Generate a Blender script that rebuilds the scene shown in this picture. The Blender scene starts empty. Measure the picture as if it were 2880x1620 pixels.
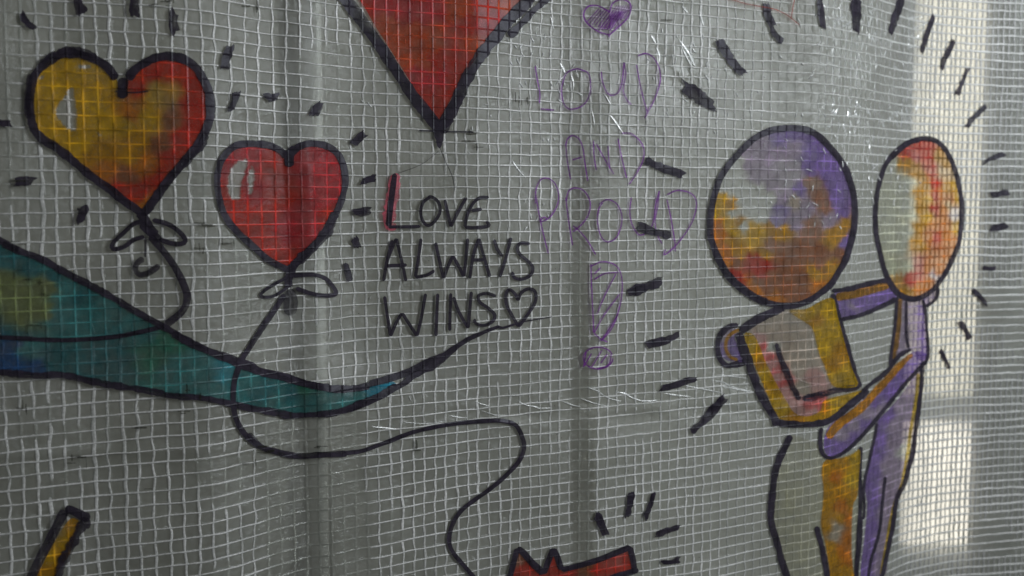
import bpy, bmesh, math, random
import numpy as np
from mathutils import Vector, noise
from mathutils.geometry import delaunay_2d_cdt

random.seed(7)
scene = bpy.context.scene
H = 1.5                                   # eye height of the camera
FPX = 3000.0                              # focal length, in pixels of a 2880 px wide frame
PITCH = math.atan(250.0 / FPX)

# ------------------------------------------------------------------ camera
cam_data = bpy.data.cameras.new("camera")
cam = bpy.data.objects.new("camera", cam_data)
scene.collection.objects.link(cam)
cam_data.sensor_width = 36.0
cam_data.lens = 36.0 * FPX / 2880.0
cam_data.clip_start = 0.05
cam_data.clip_end = 50.0
cam.location = (0, 0, H)
cam.rotation_euler = (math.radians(90) - PITCH, 0, 0)
cam_data.dof.use_dof = True
cam_data.dof.focus_distance = 0.96
cam_data.dof.aperture_fstop = 5.6
scene.camera = cam
scene.render.resolution_x, scene.render.resolution_y = 1024, 576

# ------------------------------------------------------------------ world and lamps
world = bpy.data.worlds.new("World")
scene.world = world
world.use_nodes = True
bg = world.node_tree.nodes["Background"]
bg.inputs["Color"].default_value = (0.95, 0.97, 0.95, 1)
bg.inputs["Strength"].default_value = 0.072

def area(name, loc, target, size, size_y, power, col):
    d = bpy.data.lights.new(name, 'AREA')
    d.shape = 'RECTANGLE'; d.size = size; d.size_y = size_y
    d.energy = power; d.color = col
    o = bpy.data.objects.new(name, d)
    scene.collection.objects.link(o)
    o.location = loc
    o.rotation_euler = (Vector(target) - Vector(loc)).to_track_quat('-Z', 'Y').to_euler()
    return o
area("daylight_from_right", (1.80, 0.42, H + 0.62), (0.45, 1.10, H - 0.05), 0.6, 1.0, 33.0, (0.92, 0.97, 1.0))
area("added_fill_behind_sheet", (-0.3, 2.2, H + 1.7), (0.3, 2.6, H - 0.2), 1.2, 0.5, 5.5, (1.0, 0.96, 0.88))  # unseen fill lamp added to brighten the wall behind the sheet

scene.view_settings.view_transform = 'Standard'
scene.view_settings.look = 'None'
scene.view_settings.exposure = 0.0
scene.view_settings.gamma = 1.0
scene.view_settings.use_curve_mapping = False
scene.cycles.transparent_max_bounces = 14
scene.cycles.max_bounces = 6
scene.cycles.diffuse_bounces = 2
scene.cycles.glossy_bounces = 2
scene.cycles.use_denoising = True

# ------------------------------------------------------------------ the hanging sheet as a surface
CELL = 0.0104                             # mesh of the reinforcing threads
_c = np.array([-900, -600, 0, 600, 1000, 1350, 1700, 2000, 2308, 2420, 2560, 2700, 2880, 3200, 3700], float)
_d = np.array([.700, .722, .782, .852, .945, .998, 1.062, 1.115, 1.180, 1.235, 1.338, 1.378, 1.400, 1.43, 1.48])
_cf = np.arange(-900, 3701, 1.0)
_df = np.interp(_cf, _c, _d)
_k = np.hanning(131); _k /= _k.sum()
_df = np.convolve(np.pad(_df, 65, mode='edge'), _k, mode='valid')

def smooth(e0, e1, x):
    t = np.clip((x - e0) / (e1 - e0), 0, 1)
    return t * t * (3 - 2 * t)

def tent(c, c0, wl, wr):
    d = c - c0
    r = np.where(d < 0, 1 + d / wl, 1 - d / wr)
    r = np.clip(r, 0, 1)
    return np.where(r < .85, r, .85 + (r - .85) * .6)

# smooth random tables for crumples (numpy value noise, deterministic)
_rng = np.random.RandomState(11)
_tab = _rng.rand(256, 256)
def vnoise(x, y):
    x = np.asarray(x, float); y = np.asarray(y, float)
    xi = np.floor(x).astype(int); yi = np.floor(y).astype(int)
    fx = x - xi; fy = y - yi
    fx = fx * fx * (3 - 2 * fx); fy = fy * fy * (3 - 2 * fy)
    a = _tab[xi % 256, yi % 256]; b = _tab[(xi + 1) % 256, yi % 256]
    c = _tab[xi % 256, (yi + 1) % 256]; d = _tab[(xi + 1) % 256, (yi + 1) % 256]
    return (a * (1 - fx) + b * fx) * (1 - fy) + (c * (1 - fx) + d * fx) * fy
def fnoise(x, y, o=3):
    s = 0; a = .5; t = 0
    for i in range(o):
        s = s + a * vnoise(x * 2 ** i + 17.3 * i, y * 2 ** i + 5.7 * i); t += a; a *= .5
    return s / t
def ridge(x, y):
    return np.abs(2 * vnoise(x, y) - 1)

def crumple_weight(c, q):
    w = np.exp(-((c - 1800) / 330.) ** 2 - ((q - 210) / 260.) ** 2)
    return w + .9 * np.exp(-((c - 2450) / 220.) ** 2 - ((q - 200) / 260.) ** 2)

def relief(c, q):
    """pleats and crumples: c = column, q = row coordinate, both in the sheet's own units"""
    r = np.zeros_like(c)
    r -= .0150 * tent(c, 1024 + (q - 1300) * .06, 190, 330) * smooth(980, 1140, q)
    r -= .0055 * tent(c, 868 + (q - 400) * .05, 70, 90)
    r -= .0060 * tent(c, 1674 + (q - 1300) * .02, 66, 240) * smooth(150, 900, q)
    r += .0090 * tent(c, 1580, 240, 130) * smooth(760, 420, q)
    r -= .0110 * tent(c, 2292, 150, 300) * smooth(520, 120, q)
    r -= .0080 * tent(c, 470 + q * .05, 300, 260)
    r -= .0030 * tent(c, 1330, 200, 150) * smooth(900, 500, q)
    r -= .0035 * tent(c, 1905, 180, 200) * smooth(700, 1100, q)
    # general softness
    r += .006 * (fnoise(c / 420., q / 520., 2) - .5)
    r += .0016 * (fnoise(c / 95., q / 120., 2) - .5)
    # crumpled area between the purple lettering and the rays, and above the heads
    w1 = crumple_weight(c, q)
    r += w1 * (.0050 * ridge((c + .6 * q) / 120., (q - .5 * c) / 170.) + .0022 * ridge((c - .4 * q) / 46., (q + .4 * c) / 60.))
    # creases running across the lower half
    ln = q - (1215 - (c - 1000) * .075)
    w2 = np.exp(-(ln / 60.) ** 2) * smooth(900, 1100, c) * smooth(2650, 2450, c)
    r += w2 * (.0045 * ridge((c + 1.2 * q) / 170., (q - .06 * c) / 26.))
    ln = q - (1290 - c * .04)
    r -= .0016 * np.exp(-(ln / 12.) ** 2) * smooth(1000, 500, c)
    return r

def depth(c, q):
    return np.interp(c, _cf, _df) + relief(c, q)

def q_of(c, z):
    return 560 - z / np.interp(c, _cf, _df) * FPX

def sheet(c, z, off=0.0):
    """point on the sheet at column c and height z (relative to the eye), moved off metres towards the room"""
    c = np.asarray(c, float); z = np.asarray(z, float)
    y = depth(c, q_of(c, z)) - off
    x = (c - 1440) / FPX * y
    return np.stack([x, y, z + H], -1)

CP, SP = math.cos(PITCH), math.sin(PITCH)
def cz_of(px, py):
    """sheet coordinates (column, height) of a traced drawing point"""
    a = (np.asarray(px, float) - 1440) / FPX
    b = (810 - np.asarray(py, float)) / FPX
    dy = b * SP + CP; dz = b * CP - SP
    c = 1440 + FPX * a / dy
    y = np.interp(c, _cf, _df)
    z = dz / dy * y
    y = depth(c, q_of(c, z))
    z = dz / dy * y
    y = depth(c, q_of(c, z))
    return c, dz / dy * y

# thread columns: distance between neighbours varies over the sheet (it is gathered towards one end)
_vx = [-900, 0, 500, 640, 820, 1050, 1350, 1550, 1750, 1880, 2040, 2200, 2300, 2400, 2500, 2650, 2750, 2880, 3700]
_vs = [44, 42, 41.5, 40, 36.6, 33, 30, 28, 26, 24, 24.8, 23.6, 19.5, 13.5, 12.5, 13.5, 14.8, 15.6, 17]
cols = [37.0]
while cols[-1] < 3450: cols.append(cols[-1] + float(np.interp(cols[-1], _vx, _vs)))
while cols[0] > -560: cols.insert(0, cols[0] - float(np.interp(cols[0], _vx, _vs)))
cols = np.array(cols)
col_idx = np.arange(len(cols), dtype=float)
ZMIN, ZMAX = -0.63, 0.37
rows = np.arange(math.ceil(ZMIN / CELL), math.floor(ZMAX / CELL) + 1)

def uv_of(c, z):
    return np.stack([np.interp(c, cols, col_idx), np.asarray(z) / CELL + 100], -1)

# ------------------------------------------------------------------ material helpers
def new_mat(name):
    m = bpy.data.materials.new(name); m.use_nodes = True
    nt = m.node_tree; nt.nodes.clear()
    out = nt.nodes.new("ShaderNodeOutputMaterial")
    return m, nt, out
def N(nt, kind, **kw):
    n = nt.nodes.new(kind)
    for k, v in kw.items():
        if k.startswith("i_"):
            n.inputs[k[2:].replace("_", " ")].default_value = v
        else:
            setattr(n, k, v)
    return n
def L(nt, a, b): nt.links.new(a, b)
def math_node(nt, op, a, b=None, c=None, clamp=False):
    n = nt.nodes.new("ShaderNodeMath"); n.operation = op; n.use_clamp = clamp
    for i, v in enumerate((a, b, c)):
        if v is None: continue
        if isinstance(v, (int, float)): n.inputs[i].default_value = v
        else: nt.links.new(v, n.inputs[i])
    return n.outputs[0]
def maprange(nt, v, a, b, c, d):
    n = nt.nodes.new("ShaderNodeMapRange"); n.clamp = True
    nt.links.new(v, n.inputs[0])
    for i, x in enumerate((a, b, c, d)): n.inputs[i + 1].default_value = x
    return n.outputs[0]
def noise_tex(nt, vec, scale, detail=3, rough=.55):
    n = nt.nodes.new("ShaderNodeTexNoise"); n.inputs["Scale"].default_value = scale
    n.inputs["Detail"].default_value = detail; n.inputs["Roughness"].default_value = rough
    if vec is not None: nt.links.new(vec, n.inputs["Vector"])
    return n.outputs[0]
def grid_lines(nt, uvout, width):
    """distance-based relief of the threads under the film (1 on a thread)"""
    s = nt.nodes.new("ShaderNodeSeparateXYZ"); nt.links.new(uvout, s.inputs[0])
    res = []
    for i, w in ((0, width[0]), (1, width[1])):
        f = math_node(nt, 'FRACT', s.outputs[i])
        d = math_node(nt, 'ABSOLUTE', math_node(nt, 'SUBTRACT', f, .5))     # .5 on the thread
        res.append(maprange(nt, d, .5 - w, .5, 0, 1))
    return res

# ------------------------------------------------------------------ film material
def film_material():
    m, nt, out = new_mat("reinforced_film")
    uv = N(nt, "ShaderNodeUVMap"); uv.uv_map = "UVMap"
    co = N(nt, "ShaderNodeTexCoord")
    gx, gy = grid_lines(nt, uv.outputs[0], (.16, .12))
    crinkle = noise_tex(nt, uv.outputs[0], 1.1, 5, .62)
    crinkle2 = noise_tex(nt, uv.outputs[0], .23, 3, .5)
    h = math_node(nt, 'ADD', math_node(nt, 'MULTIPLY', math_node(nt, 'MAXIMUM', gx, gy), .5),
                  math_node(nt, 'MULTIPLY', crinkle, 1.0))
    h = math_node(nt, 'ADD', h, math_node(nt, 'MULTIPLY', crinkle2, 2.5))
    bump = N(nt, "ShaderNodeBump"); bump.inputs["Strength"].default_value = .55
    bump.inputs["Distance"].default_value = .0011
    L(nt, h, bump.inputs["Height"])
    trans = N(nt, "ShaderNodeBsdfTransparent"); trans.inputs[0].default_value = (.93, .95, .92, 1)
    refr = N(nt, "ShaderNodeBsdfRefraction"); refr.inputs["Color"].default_value = (.93, .95, .92, 1)
    refr.inputs["IOR"].default_value = 1.03; refr.inputs["Roughness"].default_value = .95
    see = N(nt, "ShaderNodeMixShader"); see.inputs[0].default_value = .48
    L(nt, trans.outputs[0], see.inputs[1]); L(nt, refr.outputs[0], see.inputs[2])
    dif = N(nt, "ShaderNodeBsdfDiffuse"); dif.inputs[0].default_value = (.43, .43, .38, 1)
    mot = N(nt, "ShaderNodeTexNoise"); mot.inputs["Scale"].default_value = 2.2; mot.inputs["Detail"].default_value = 6; mot.inputs["Roughness"].default_value = .75
    L(nt, uv.outputs[0], mot.inputs["Vector"])
    mc = N(nt, "ShaderNodeMix"); mc.data_type = 'RGBA'; mc.inputs[6].default_value = (.35, .345, .30, 1); mc.inputs[7].default_value = (.50, .51, .465, 1)
    L(nt, maprange(nt, mot.outputs[0], .32, .68, 0, 1), mc.inputs[0]); L(nt, mc.outputs[2], dif.inputs[0])
    tl = N(nt, "ShaderNodeBsdfTranslucent"); tl.inputs[0].default_value = (.5, .5, .46, 1)
    L(nt, bump.outputs[0], dif.inputs["Normal"])
    body = N(nt, "ShaderNodeMixShader"); body.inputs[0].default_value = .25
    L(nt, dif.outputs[0], body.inputs[1]); L(nt, tl.outputs[0], body.inputs[2])
    milk = noise_tex(nt, uv.outputs[0], .12, 4, .6)
    mps = N(nt, "ShaderNodeMapping"); mps.inputs["Scale"].default_value = (2.2, .32, 1)
    L(nt, uv.outputs[0], mps.inputs[0])
    stk = noise_tex(nt, mps.outputs[0], 1.0, 4, .6)
    milkf = math_node(nt, 'ADD', maprange(nt, milk, .3, .7, .36, .53), maprange(nt, stk, .3, .7, -.08, .08))
    base = N(nt, "ShaderNodeMixShader"); L(nt, milkf, base.inputs[0])
    L(nt, see.outputs[0], base.inputs[1]); L(nt, body.outputs[0], base.inputs[2])
    gl = N(nt, "ShaderNodeBsdfGlossy"); gl.inputs["Color"].default_value = (.95, .97, 1, 1)
    gl.inputs["Roughness"].default_value = .15
    # tight crinkles of the film between the threads break the sheen into small glints
    crk = N(nt, "ShaderNodeTexVoronoi"); crk.feature = 'F1'; crk.inputs["Scale"].default_value = 1.7
    L(nt, uv.outputs[0], crk.inputs["Vector"])
    cn = noise_tex(nt, uv.outputs[0], 2.6, 4, .6)
    hh = math_node(nt, 'ADD', math_node(nt, 'MULTIPLY', crk.outputs["Distance"], 1.0), math_node(nt, 'MULTIPLY', cn, 1.6))
    hh = math_node(nt, 'ADD', hh, math_node(nt, 'MULTIPLY', math_node(nt, 'MAXIMUM', gx, gy), .5))
    hh = math_node(nt, 'ADD', hh, math_node(nt, 'MULTIPLY', stk, 1.3))
    hh = math_node(nt, 'MULTIPLY', hh, .6)
    bump2 = N(nt, "ShaderNodeBump"); bump2.inputs["Strength"].default_value = 1.0
    bump2.inputs["Distance"].default_value = .0016
    L(nt, hh, bump2.inputs["Height"])
    L(nt, bump2.outputs[0], gl.inputs["Normal"])
    fr = N(nt, "ShaderNodeFresnel"); fr.inputs["IOR"].default_value = 1.5
    crm = N(nt, "ShaderNodeAttribute"); crm.attribute_name = "crumple"
    gf = math_node(nt, 'MULTIPLY', fr.outputs[0], math_node(nt, 'MULTIPLY_ADD', crm.outputs["Fac"], 1.1, .62), clamp=True)
    fin = N(nt, "ShaderNodeMixShader"); L(nt, gf, fin.inputs[0])
    L(nt, base.outputs[0], fin.inputs[1]); L(nt, gl.outputs[0], fin.inputs[2])
    L(nt, fin.outputs[0], out.inputs[0])
    return m

def thread_material(name, lo, hi, seed, tone=1.0):
    m, nt, out = new_mat(name)
    co = N(nt, "ShaderNodeTexCoord")
    mp = N(nt, "ShaderNodeMapping"); mp.inputs["Location"].default_value = (seed, 0, seed)
    L(nt, co.outputs["Object"], mp.inputs[0])
    patch = noise_tex(nt, mp.outputs[0], 17, 3, .6)
    fine = noise_tex(nt, mp.outputs[0], 420, 2, .5)
    cover = maprange(nt, patch, .34, .66, lo, hi)
    cover = math_node(nt, 'MULTIPLY', cover, maprange(nt, fine, .3, .7, .66, 1.12), clamp=True)
    dif = N(nt, "ShaderNodeBsdfDiffuse"); dif.inputs[0].default_value = (.88 * tone, .88 * tone, .865 * tone, 1)
    tl = N(nt, "ShaderNodeBsdfTranslucent"); tl.inputs[0].default_value = (.16, .17, .17, 1)
    b = N(nt, "ShaderNodeMixShader"); b.inputs[0].default_value = .18
    L(nt, dif.outputs[0], b.inputs[1]); L(nt, tl.outputs[0], b.inputs[2])
    bump = N(nt, "ShaderNodeBump"); bump.inputs["Strength"].default_value = .5; bump.inputs["Distance"].default_value = .0004
    L(nt, fine, bump.inputs["Height"]); L(nt, bump.outputs[0], dif.inputs["Normal"])
    gl = N(nt, "ShaderNodeBsdfGlossy"); gl.inputs["Roughness"].default_value = .34
    g = N(nt, "ShaderNodeMixShader"); g.inputs[0].default_value = .06
    L(nt, b.outputs[0], g.inputs[1]); L(nt, gl.outputs[0], g.inputs[2])
    tr = N(nt, "ShaderNodeBsdfTransparent"); tr.inputs[0].default_value = (.80, .82, .80, 1)
    fin = N(nt, "ShaderNodeMixShader"); L(nt, cover, fin.inputs[0])
    L(nt, tr.outputs[0], fin.inputs[1]); L(nt, g.outputs[0], fin.inputs[2])
    L(nt, fin.outputs[0], out.inputs[0])
    return m

def ink_material(name, opac, tint, rough, lines, mottle=(.72, 1.15), gloss=.5, bright=0.0):
    """ink or paint on the film: pigment per vertex (paint_colour), coverage per vertex in its alpha"""
    m, nt, out = new_mat(name)
    at = N(nt, "ShaderNodeAttribute"); at.attribute_name = "paint_colour"
    uv = N(nt, "ShaderNodeUVMap"); uv.uv_map = "UVMap"
    gx, gy = grid_lines(nt, uv.outputs[0], (.10, .085))
    n1 = noise_tex(nt, uv.outputs[0], .9, 4, .65)
    n2 = noise_tex(nt, uv.outputs[0], .33, 2, .5)
    n3 = noise_tex(nt, uv.outputs[0], 4.5, 2, .5)
    # pigment collects along some of the threads
    pool = math_node(nt, 'MULTIPLY', math_node(nt, 'MAXIMUM', gx, gy), maprange(nt, n2, .38, .62, 0, 1))
    dark = math_node(nt, 'SUBTRACT', maprange(nt, n1, .3, .7, *mottle), math_node(nt, 'MULTIPLY', pool, lines))
    dark = math_node(nt, 'ADD', dark, math_node(nt, 'MULTIPLY', math_node(nt, 'MULTIPLY', math_node(nt, 'MAXIMUM', gx, gy), maprange(nt, n2, .56, .40, 0, 1)), bright))
    colr = N(nt, "ShaderNodeVectorMath"); colr.operation = 'SCALE'
    L(nt, at.outputs["Color"], colr.inputs[0]); L(nt, dark, colr.inputs["Scale"])
    cov = math_node(nt, 'MULTIPLY', at.outputs["Alpha"], maprange(nt, n3, .25, .6, .8, 1.0), clamp=True)
    op = math_node(nt, 'MULTIPLY', cov, opac)
    op = math_node(nt, 'MULTIPLY', op, maprange(nt, n1, .3, .7, .85, 1.1), clamp=True)
    op = math_node(nt, 'ADD', op, math_node(nt, 'MULTIPLY', math_node(nt, 'MULTIPLY', pool, cov), .15), clamp=True)
    tcol = N(nt, "ShaderNodeMix"); tcol.data_type = 'RGBA'
    L(nt, math_node(nt, 'MULTIPLY', cov, tint, clamp=True), tcol.inputs[0])
    tcol.inputs[6].default_value = (1, 1, 1, 1); L(nt, colr.outputs[0], tcol.inputs[7])
    tr = N(nt, "ShaderNodeBsdfTransparent"); L(nt, tcol.outputs[2], tr.inputs[0])
    dif = N(nt, "ShaderNodeBsdfDiffuse"); L(nt, colr.outputs[0], dif.inputs[0])
    tl = N(nt, "ShaderNodeBsdfTranslucent"); L(nt, colr.outputs[0], tl.inputs[0])
    body = N(nt, "ShaderNodeMixShader"); body.inputs[0].default_value = .25
    L(nt, dif.outputs[0], body.inputs[1]); L(nt, tl.outputs[0], body.inputs[2])
    h = math_node(nt, 'ADD', math_node(nt, 'MULTIPLY', math_node(nt, 'MAXIMUM', gx, gy), .6), math_node(nt, 'MULTIPLY', n1, .9))
    bump = N(nt, "ShaderNodeBump"); bump.inputs["Strength"].default_value = .5; bump.inputs["Distance"].default_value = .0010
    L(nt, h, bump.inputs["Height"]); L(nt, bump.outputs[0], dif.inputs["Normal"])
    gl = N(nt, "ShaderNodeBsdfGlossy"); gl.inputs["Roughness"].default_value = rough
    gl.inputs["Color"].default_value = (.9, .93, 1, 1)
    L(nt, bump.outputs[0], gl.inputs["Normal"])
    fr = N(nt, "ShaderNodeFresnel"); fr.inputs["IOR"].default_value = 1.45; L(nt, bump.outputs[0], fr.inputs["Normal"])
    gm = N(nt, "ShaderNodeMixShader"); L(nt, math_node(nt, 'MULTIPLY', fr.outputs[0], gloss), gm.inputs[0])
    L(nt, body.outputs[0], gm.inputs[1]); L(nt, gl.outputs[0], gm.inputs[2])
    fin = N(nt, "ShaderNodeMixShader"); L(nt, op, fin.inputs[0])
    L(nt, tr.outputs[0], fin.inputs[1]); L(nt, gm.outputs[0], fin.inputs[2])
    L(nt, fin.outputs[0], out.inputs[0])
    return m

def plain_material(name, col, rough=.6, var=.12, scale=14):
    m, nt, out = new_mat(name)
    co = N(nt, "ShaderNodeTexCoord")
    n = noise_tex(nt, co.outputs["Object"], scale, 4, .6)
    s = N(nt, "ShaderNodeVectorMath"); s.operation = 'SCALE'
    s.inputs[0].default_value = col; L(nt, maprange(nt, n, .3, .7, 1 - var, 1 + var), s.inputs["Scale"])
    p = N(nt, "ShaderNodeBsdfPrincipled"); p.inputs["Roughness"].default_value = rough
    L(nt, s.outputs[0], p.inputs["Base Color"])
    L(nt, p.outputs[0], out.inputs[0])
    return m

def glow_material(name, col, strength):
    m, nt, out = new_mat(name)
    e = N(nt, "ShaderNodeEmission"); e.inputs[0].default_value = (*col, 1); e.inputs[1].default_value = strength
    L(nt, e.outputs[0], out.inputs[0])
    return m

M_FILM = film_material()
M_WARP = thread_material("upright_thread", .36, .92, 0.0)
M_WARP_THIN = thread_material("upright_thread_slack", .18, .55, 5.0)
M_WARP_DENSE = thread_material("gathered_thread_shaded", .55, .85, 7.0, .6)  # darker tone stands in for threads silhouetted against the bright window
M_WEFT = thread_material("level_thread", .74, 1.0, 3.0, .90)
M_MARK = ink_material("black_marker", .92, .95, .34, .65, (.75, 1.4), .32)
M_PAINT = ink_material("paint_wash", .45, .80, .26, .55, (.75, 1.2), .55, 1.5)
M_PEN = ink_material("purple_pen", .60, .8, .35, .2, (.8, 1.2), .3)
M_DIRT = ink_material("grime", .75, .7, .6, .0, (.6, 1.3), .1)

# ------------------------------------------------------------------ object helpers
def link(o, parent=None):
    scene.collection.objects.link(o)
    if parent is not None:
        o.parent = parent
    return o
BASE = Vector((0, 0, 0))
def mesh_obj(name, verts, faces, mat, parent=None, uvs=None, cols_=None, smooth_shade=True, label=None):
    me = bpy.data.meshes.new(name)
    v = np.asarray(verts, float) - np.array(BASE if parent is not None and PARENT_AT_BASE else (0, 0, 0))
    me.from_pydata(v.tolist(), [], faces)
    me.update()
    li = np.empty(len(me.loops), dtype=np.int32); me.loops.foreach_get("vertex_index", li)
    if uvs is not None:
        ul = me.uv_layers.new(name="UVMap")
        ul.data.foreach_set("uv", np.asarray(uvs, np.float32)[li].ravel())
    if cols_ is not None:
        ca = me.color_attributes.new("paint_colour", 'FLOAT_COLOR', 'POINT')
        ca.data.foreach_set("color", np.asarray(cols_, np.float32).ravel())
    if smooth_shade:
        me.polygons.foreach_set("use_smooth", [True] * len(me.polygons))
    me.materials.append(mat)
    o = bpy.data.objects.new(name, me)
    if label: o["label"] = label
    return link(o, parent)
PARENT_AT_BASE = True

def box_obj(name, lo, hi, mat, parent=None, bevel=.003, offset=(0, 0, 0)):
    bm = bmesh.new()
    bmesh.ops.create_cube(bm, size=1)
    for v in bm.verts:
        v.co = Vector([(lo[i] + hi[i]) / 2 + v.co[i] * (hi[i] - lo[i]) - offset[i] for i in range(3)])
    if bevel: bmesh.ops.bevel(bm, geom=bm.edges[:], offset=bevel, segments=2, affect='EDGES', profile=.5)
    me = bpy.data.meshes.new(name); bm.to_mesh(me); bm.free()
    me.materials.append(mat)
    return link(bpy.data.objects.new(name, me), parent)

# ------------------------------------------------------------------ what stands behind the sheet
def tag(o, label=None, cat=None, group=None, kind=None):
    for k, v in (("label", label), ("category", cat), ("group", group), ("kind", kind)):
        if v: o[k] = v
    return o

def at_c(c, y): return (c - 1440) / FPX * y
WALL_Y = 2.7
M_WALL = plain_material("grey_plaster", (.30, .30, .265), .9, .10, 2.2)
M_FRAME = plain_material("window_frame_paint", (.34, .35, .34), .5, .06, 6)
WX0, WX1 = at_c(2525, WALL_Y), at_c(2830, WALL_Y)
def zq(py, y):                            # height seen on photograph row py at distance y
    b = (810 - py) / FPX
    return (b * CP - SP) / (b * SP + CP) * y + H
WZ0, WZ1 = zq(1545, WALL_Y), zq(-420, WALL_Y)
wall_v, wall_f = [], []
def wall_panel(x0, x1, z0, z1):
    k = len(wall_v)
    for y in (WALL_Y, WALL_Y + .12):
        wall_v.extend([(x0, y, z0), (x1, y, z0), (x1, y, z1), (x0, y, z1)])
    wall_f.extend([(k, k+1, k+2, k+3), (k+7, k+6, k+5, k+4), (k, k+4, k+5, k+1), (k+1, k+5, k+6, k+2), (k+2, k+6, k+7, k+3), (k+3, k+7, k+4, k)])
wall_panel(-3.2, WX0, -.2, 4.0); wall_panel(WX1, 4.2, -.2, 4.0)
wall_panel(WX0, WX1, -.2, WZ0); wall_panel(WX0, WX1, WZ1, 4.0)
wall = mesh_obj("wall", wall_v, wall_f, M_WALL, None, smooth_shade=False)
tag(wall, "plain grey wall behind the translucent sheet", kind="structure")

win = link(bpy.data.objects.new("window", None)); win.location = (WX0, WALL_Y, WZ0)
tag(win, "tall bright window glowing through the sheet at the right edge", "window")
wo = tuple(win.location)
fw = .022
ZT = zq(1150, WALL_Y)
for (x0, x1, z0, z1) in ((WX0 - .002, WX0 + fw, WZ0, WZ1), (WX1 - fw, WX1 + .002, WZ0, WZ1)):
    box_obj("jamb", (x0, WALL_Y - .02, z0), (x1, WALL_Y + .07, z1), M_FRAME, win, .003, wo)
box_obj("sill", (WX0 - .03, WALL_Y - .05, WZ0 - .03), (WX1 + .03, WALL_Y + .07, WZ0 + .004), M_FRAME, win, .003, wo)
box_obj("transom", (WX0 + fw, WALL_Y - .01, ZT - .03), (WX1 - fw, WALL_Y + .06, ZT + .03), M_FRAME, win, .003, wo)
M_PANE_LO = glow_material("clear_pane_daylight", (1.0, .92, .81), 2.0)
M_PANE_HI = glow_material("frosted_pane_daylight", (1.0, .92, .76), 1.35)
box_obj("pane", (WX0 + fw, WALL_Y + .03, WZ0 + .005), (WX1 - fw, WALL_Y + .036, ZT - .031), M_PANE_LO, win, 0, wo)
box_obj("pane", (WX0 + fw, WALL_Y + .03, ZT + .031), (WX1 - fw, WALL_Y + .036, WZ1 - .005), M_PANE_HI, win, 0, wo)

def pipe(name, x, y, r, z0, z1, mat, label, cat, lean=0.0, collars=()):
    t = link(bpy.data.objects.new(name, None)); t.location = (x, y, z0)
    tag(t, label, cat)
    def lathe(nm, prof, m):
        n = 24; vs = []; fs = []
        for (rr, zz) in prof:
            for k in range(n):
                a = 2 * math.pi * k / n
                vs.append((math.cos(a) * rr + lean * (zz - z0), math.sin(a) * rr, zz - z0))
        for i in range(len(prof) - 1):
            for k in range(n):
                a = i * n + k; b = i * n + (k + 1) % n
                fs.append((a, b, b + n, a + n))
        me = bpy.data.meshes.new(nm); me.from_pydata(vs, [], fs)
        me.polygons.foreach_set("use_smooth", [True] * len(fs)); me.materials.append(m)
        link(bpy.data.objects.new(nm, me), t)
    lathe("tube", [(r * .8, z0), (r, z0), (r, z1), (r * .8, z1)], mat)
    for zc in collars:
        lathe("collar", [(r, zc - .02), (r * 1.35, zc - .02), (r * 1.35, zc + .02), (r, zc + .02)], mat)
    return t
M_WHITE = plain_material("white_plastic", (.80, .80, .78), .4, .05, 5)
M_DARK = plain_material("shade_gap_dark", (.06, .06, .058), .6, .2, 9)
M_BROWN = plain_material("brown_timber", (.25, .23, .175), .8, .2, 30)
_qc, _qq = np.meshgrid(np.linspace(850, 925, 40), np.linspace(-300, 1900, 200))
pyp = float(depth(_qc.ravel(), _qq.ravel()).max()) + .0090
pipe("plastic_pipe", at_c(888, pyp), pyp, .0078, .2, 2.9, M_WHITE, "thin white upright pipe showing faintly through the sheet behind the red heart balloon", "pipe", 0.0, (2.05,))
pipe("shade_gap_strip", at_c(826, .99), .99, .0100, .2, 2.9, M_DARK, "dark upright pole standing in for the shadow gap left of the white pipe behind the sheet", "strip", 0.0, (2.3,))  # dark tube added in place of the shadow gap beside the pipe
b = box_obj("timber_post", (at_c(1612, 1.17), 1.155, .2), (at_c(1676, 1.17), 1.20, zq(455, 1.17)), M_BROWN, None, .002)
tag(b, "narrow brown upright post behind the sheet under the purple exclamation mark", "post")
b = box_obj("grey_post", (at_c(2812, 1.60), 1.59, .2), (at_c(3080, 1.60), 1.68, 2.9), M_FRAME, None, .004)
tag(b, "wide grey upright post behind the gathered right edge of the sheet", "post")

# ------------------------------------------------------------------ the sheet: film and threads
sheet_thing = link(bpy.data.objects.new("plastic_sheet", None))
_p = sheet(1440., ZMIN)
BASE = Vector((float(_p[0]), float(_p[1]), float(_p[2])))
sheet_thing.location = BASE
tag(sheet_thing, "translucent thread-reinforced plastic sheet covered in marker and paint drawings", "plastic sheet")

cs = np.arange(-580, 3461, 8.0); zs = np.linspace(ZMIN, ZMAX, 290)
CC, ZZ = np.meshgrid(cs, zs)
P = sheet(CC.ravel(), ZZ.ravel()).reshape(-1, 3)
nc, nz = len(cs), len(zs)
idx = np.arange(nc * nz).reshape(nz, nc)
F = np.stack([idx[:-1, :-1], idx[:-1, 1:], idx[1:, 1:], idx[1:, :-1]], -1).reshape(-1, 4)
film = mesh_obj("film", P, F.tolist(), M_FILM, sheet_thing, uv_of(CC.ravel(), ZZ.ravel()))
ca = film.data.attributes.new("crumple", 'FLOAT', 'POINT')
ca.data.foreach_set("value", crumple_weight(CC.ravel(), q_of(CC.ravel(), ZZ.ravel())).astype(np.float32))

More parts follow.
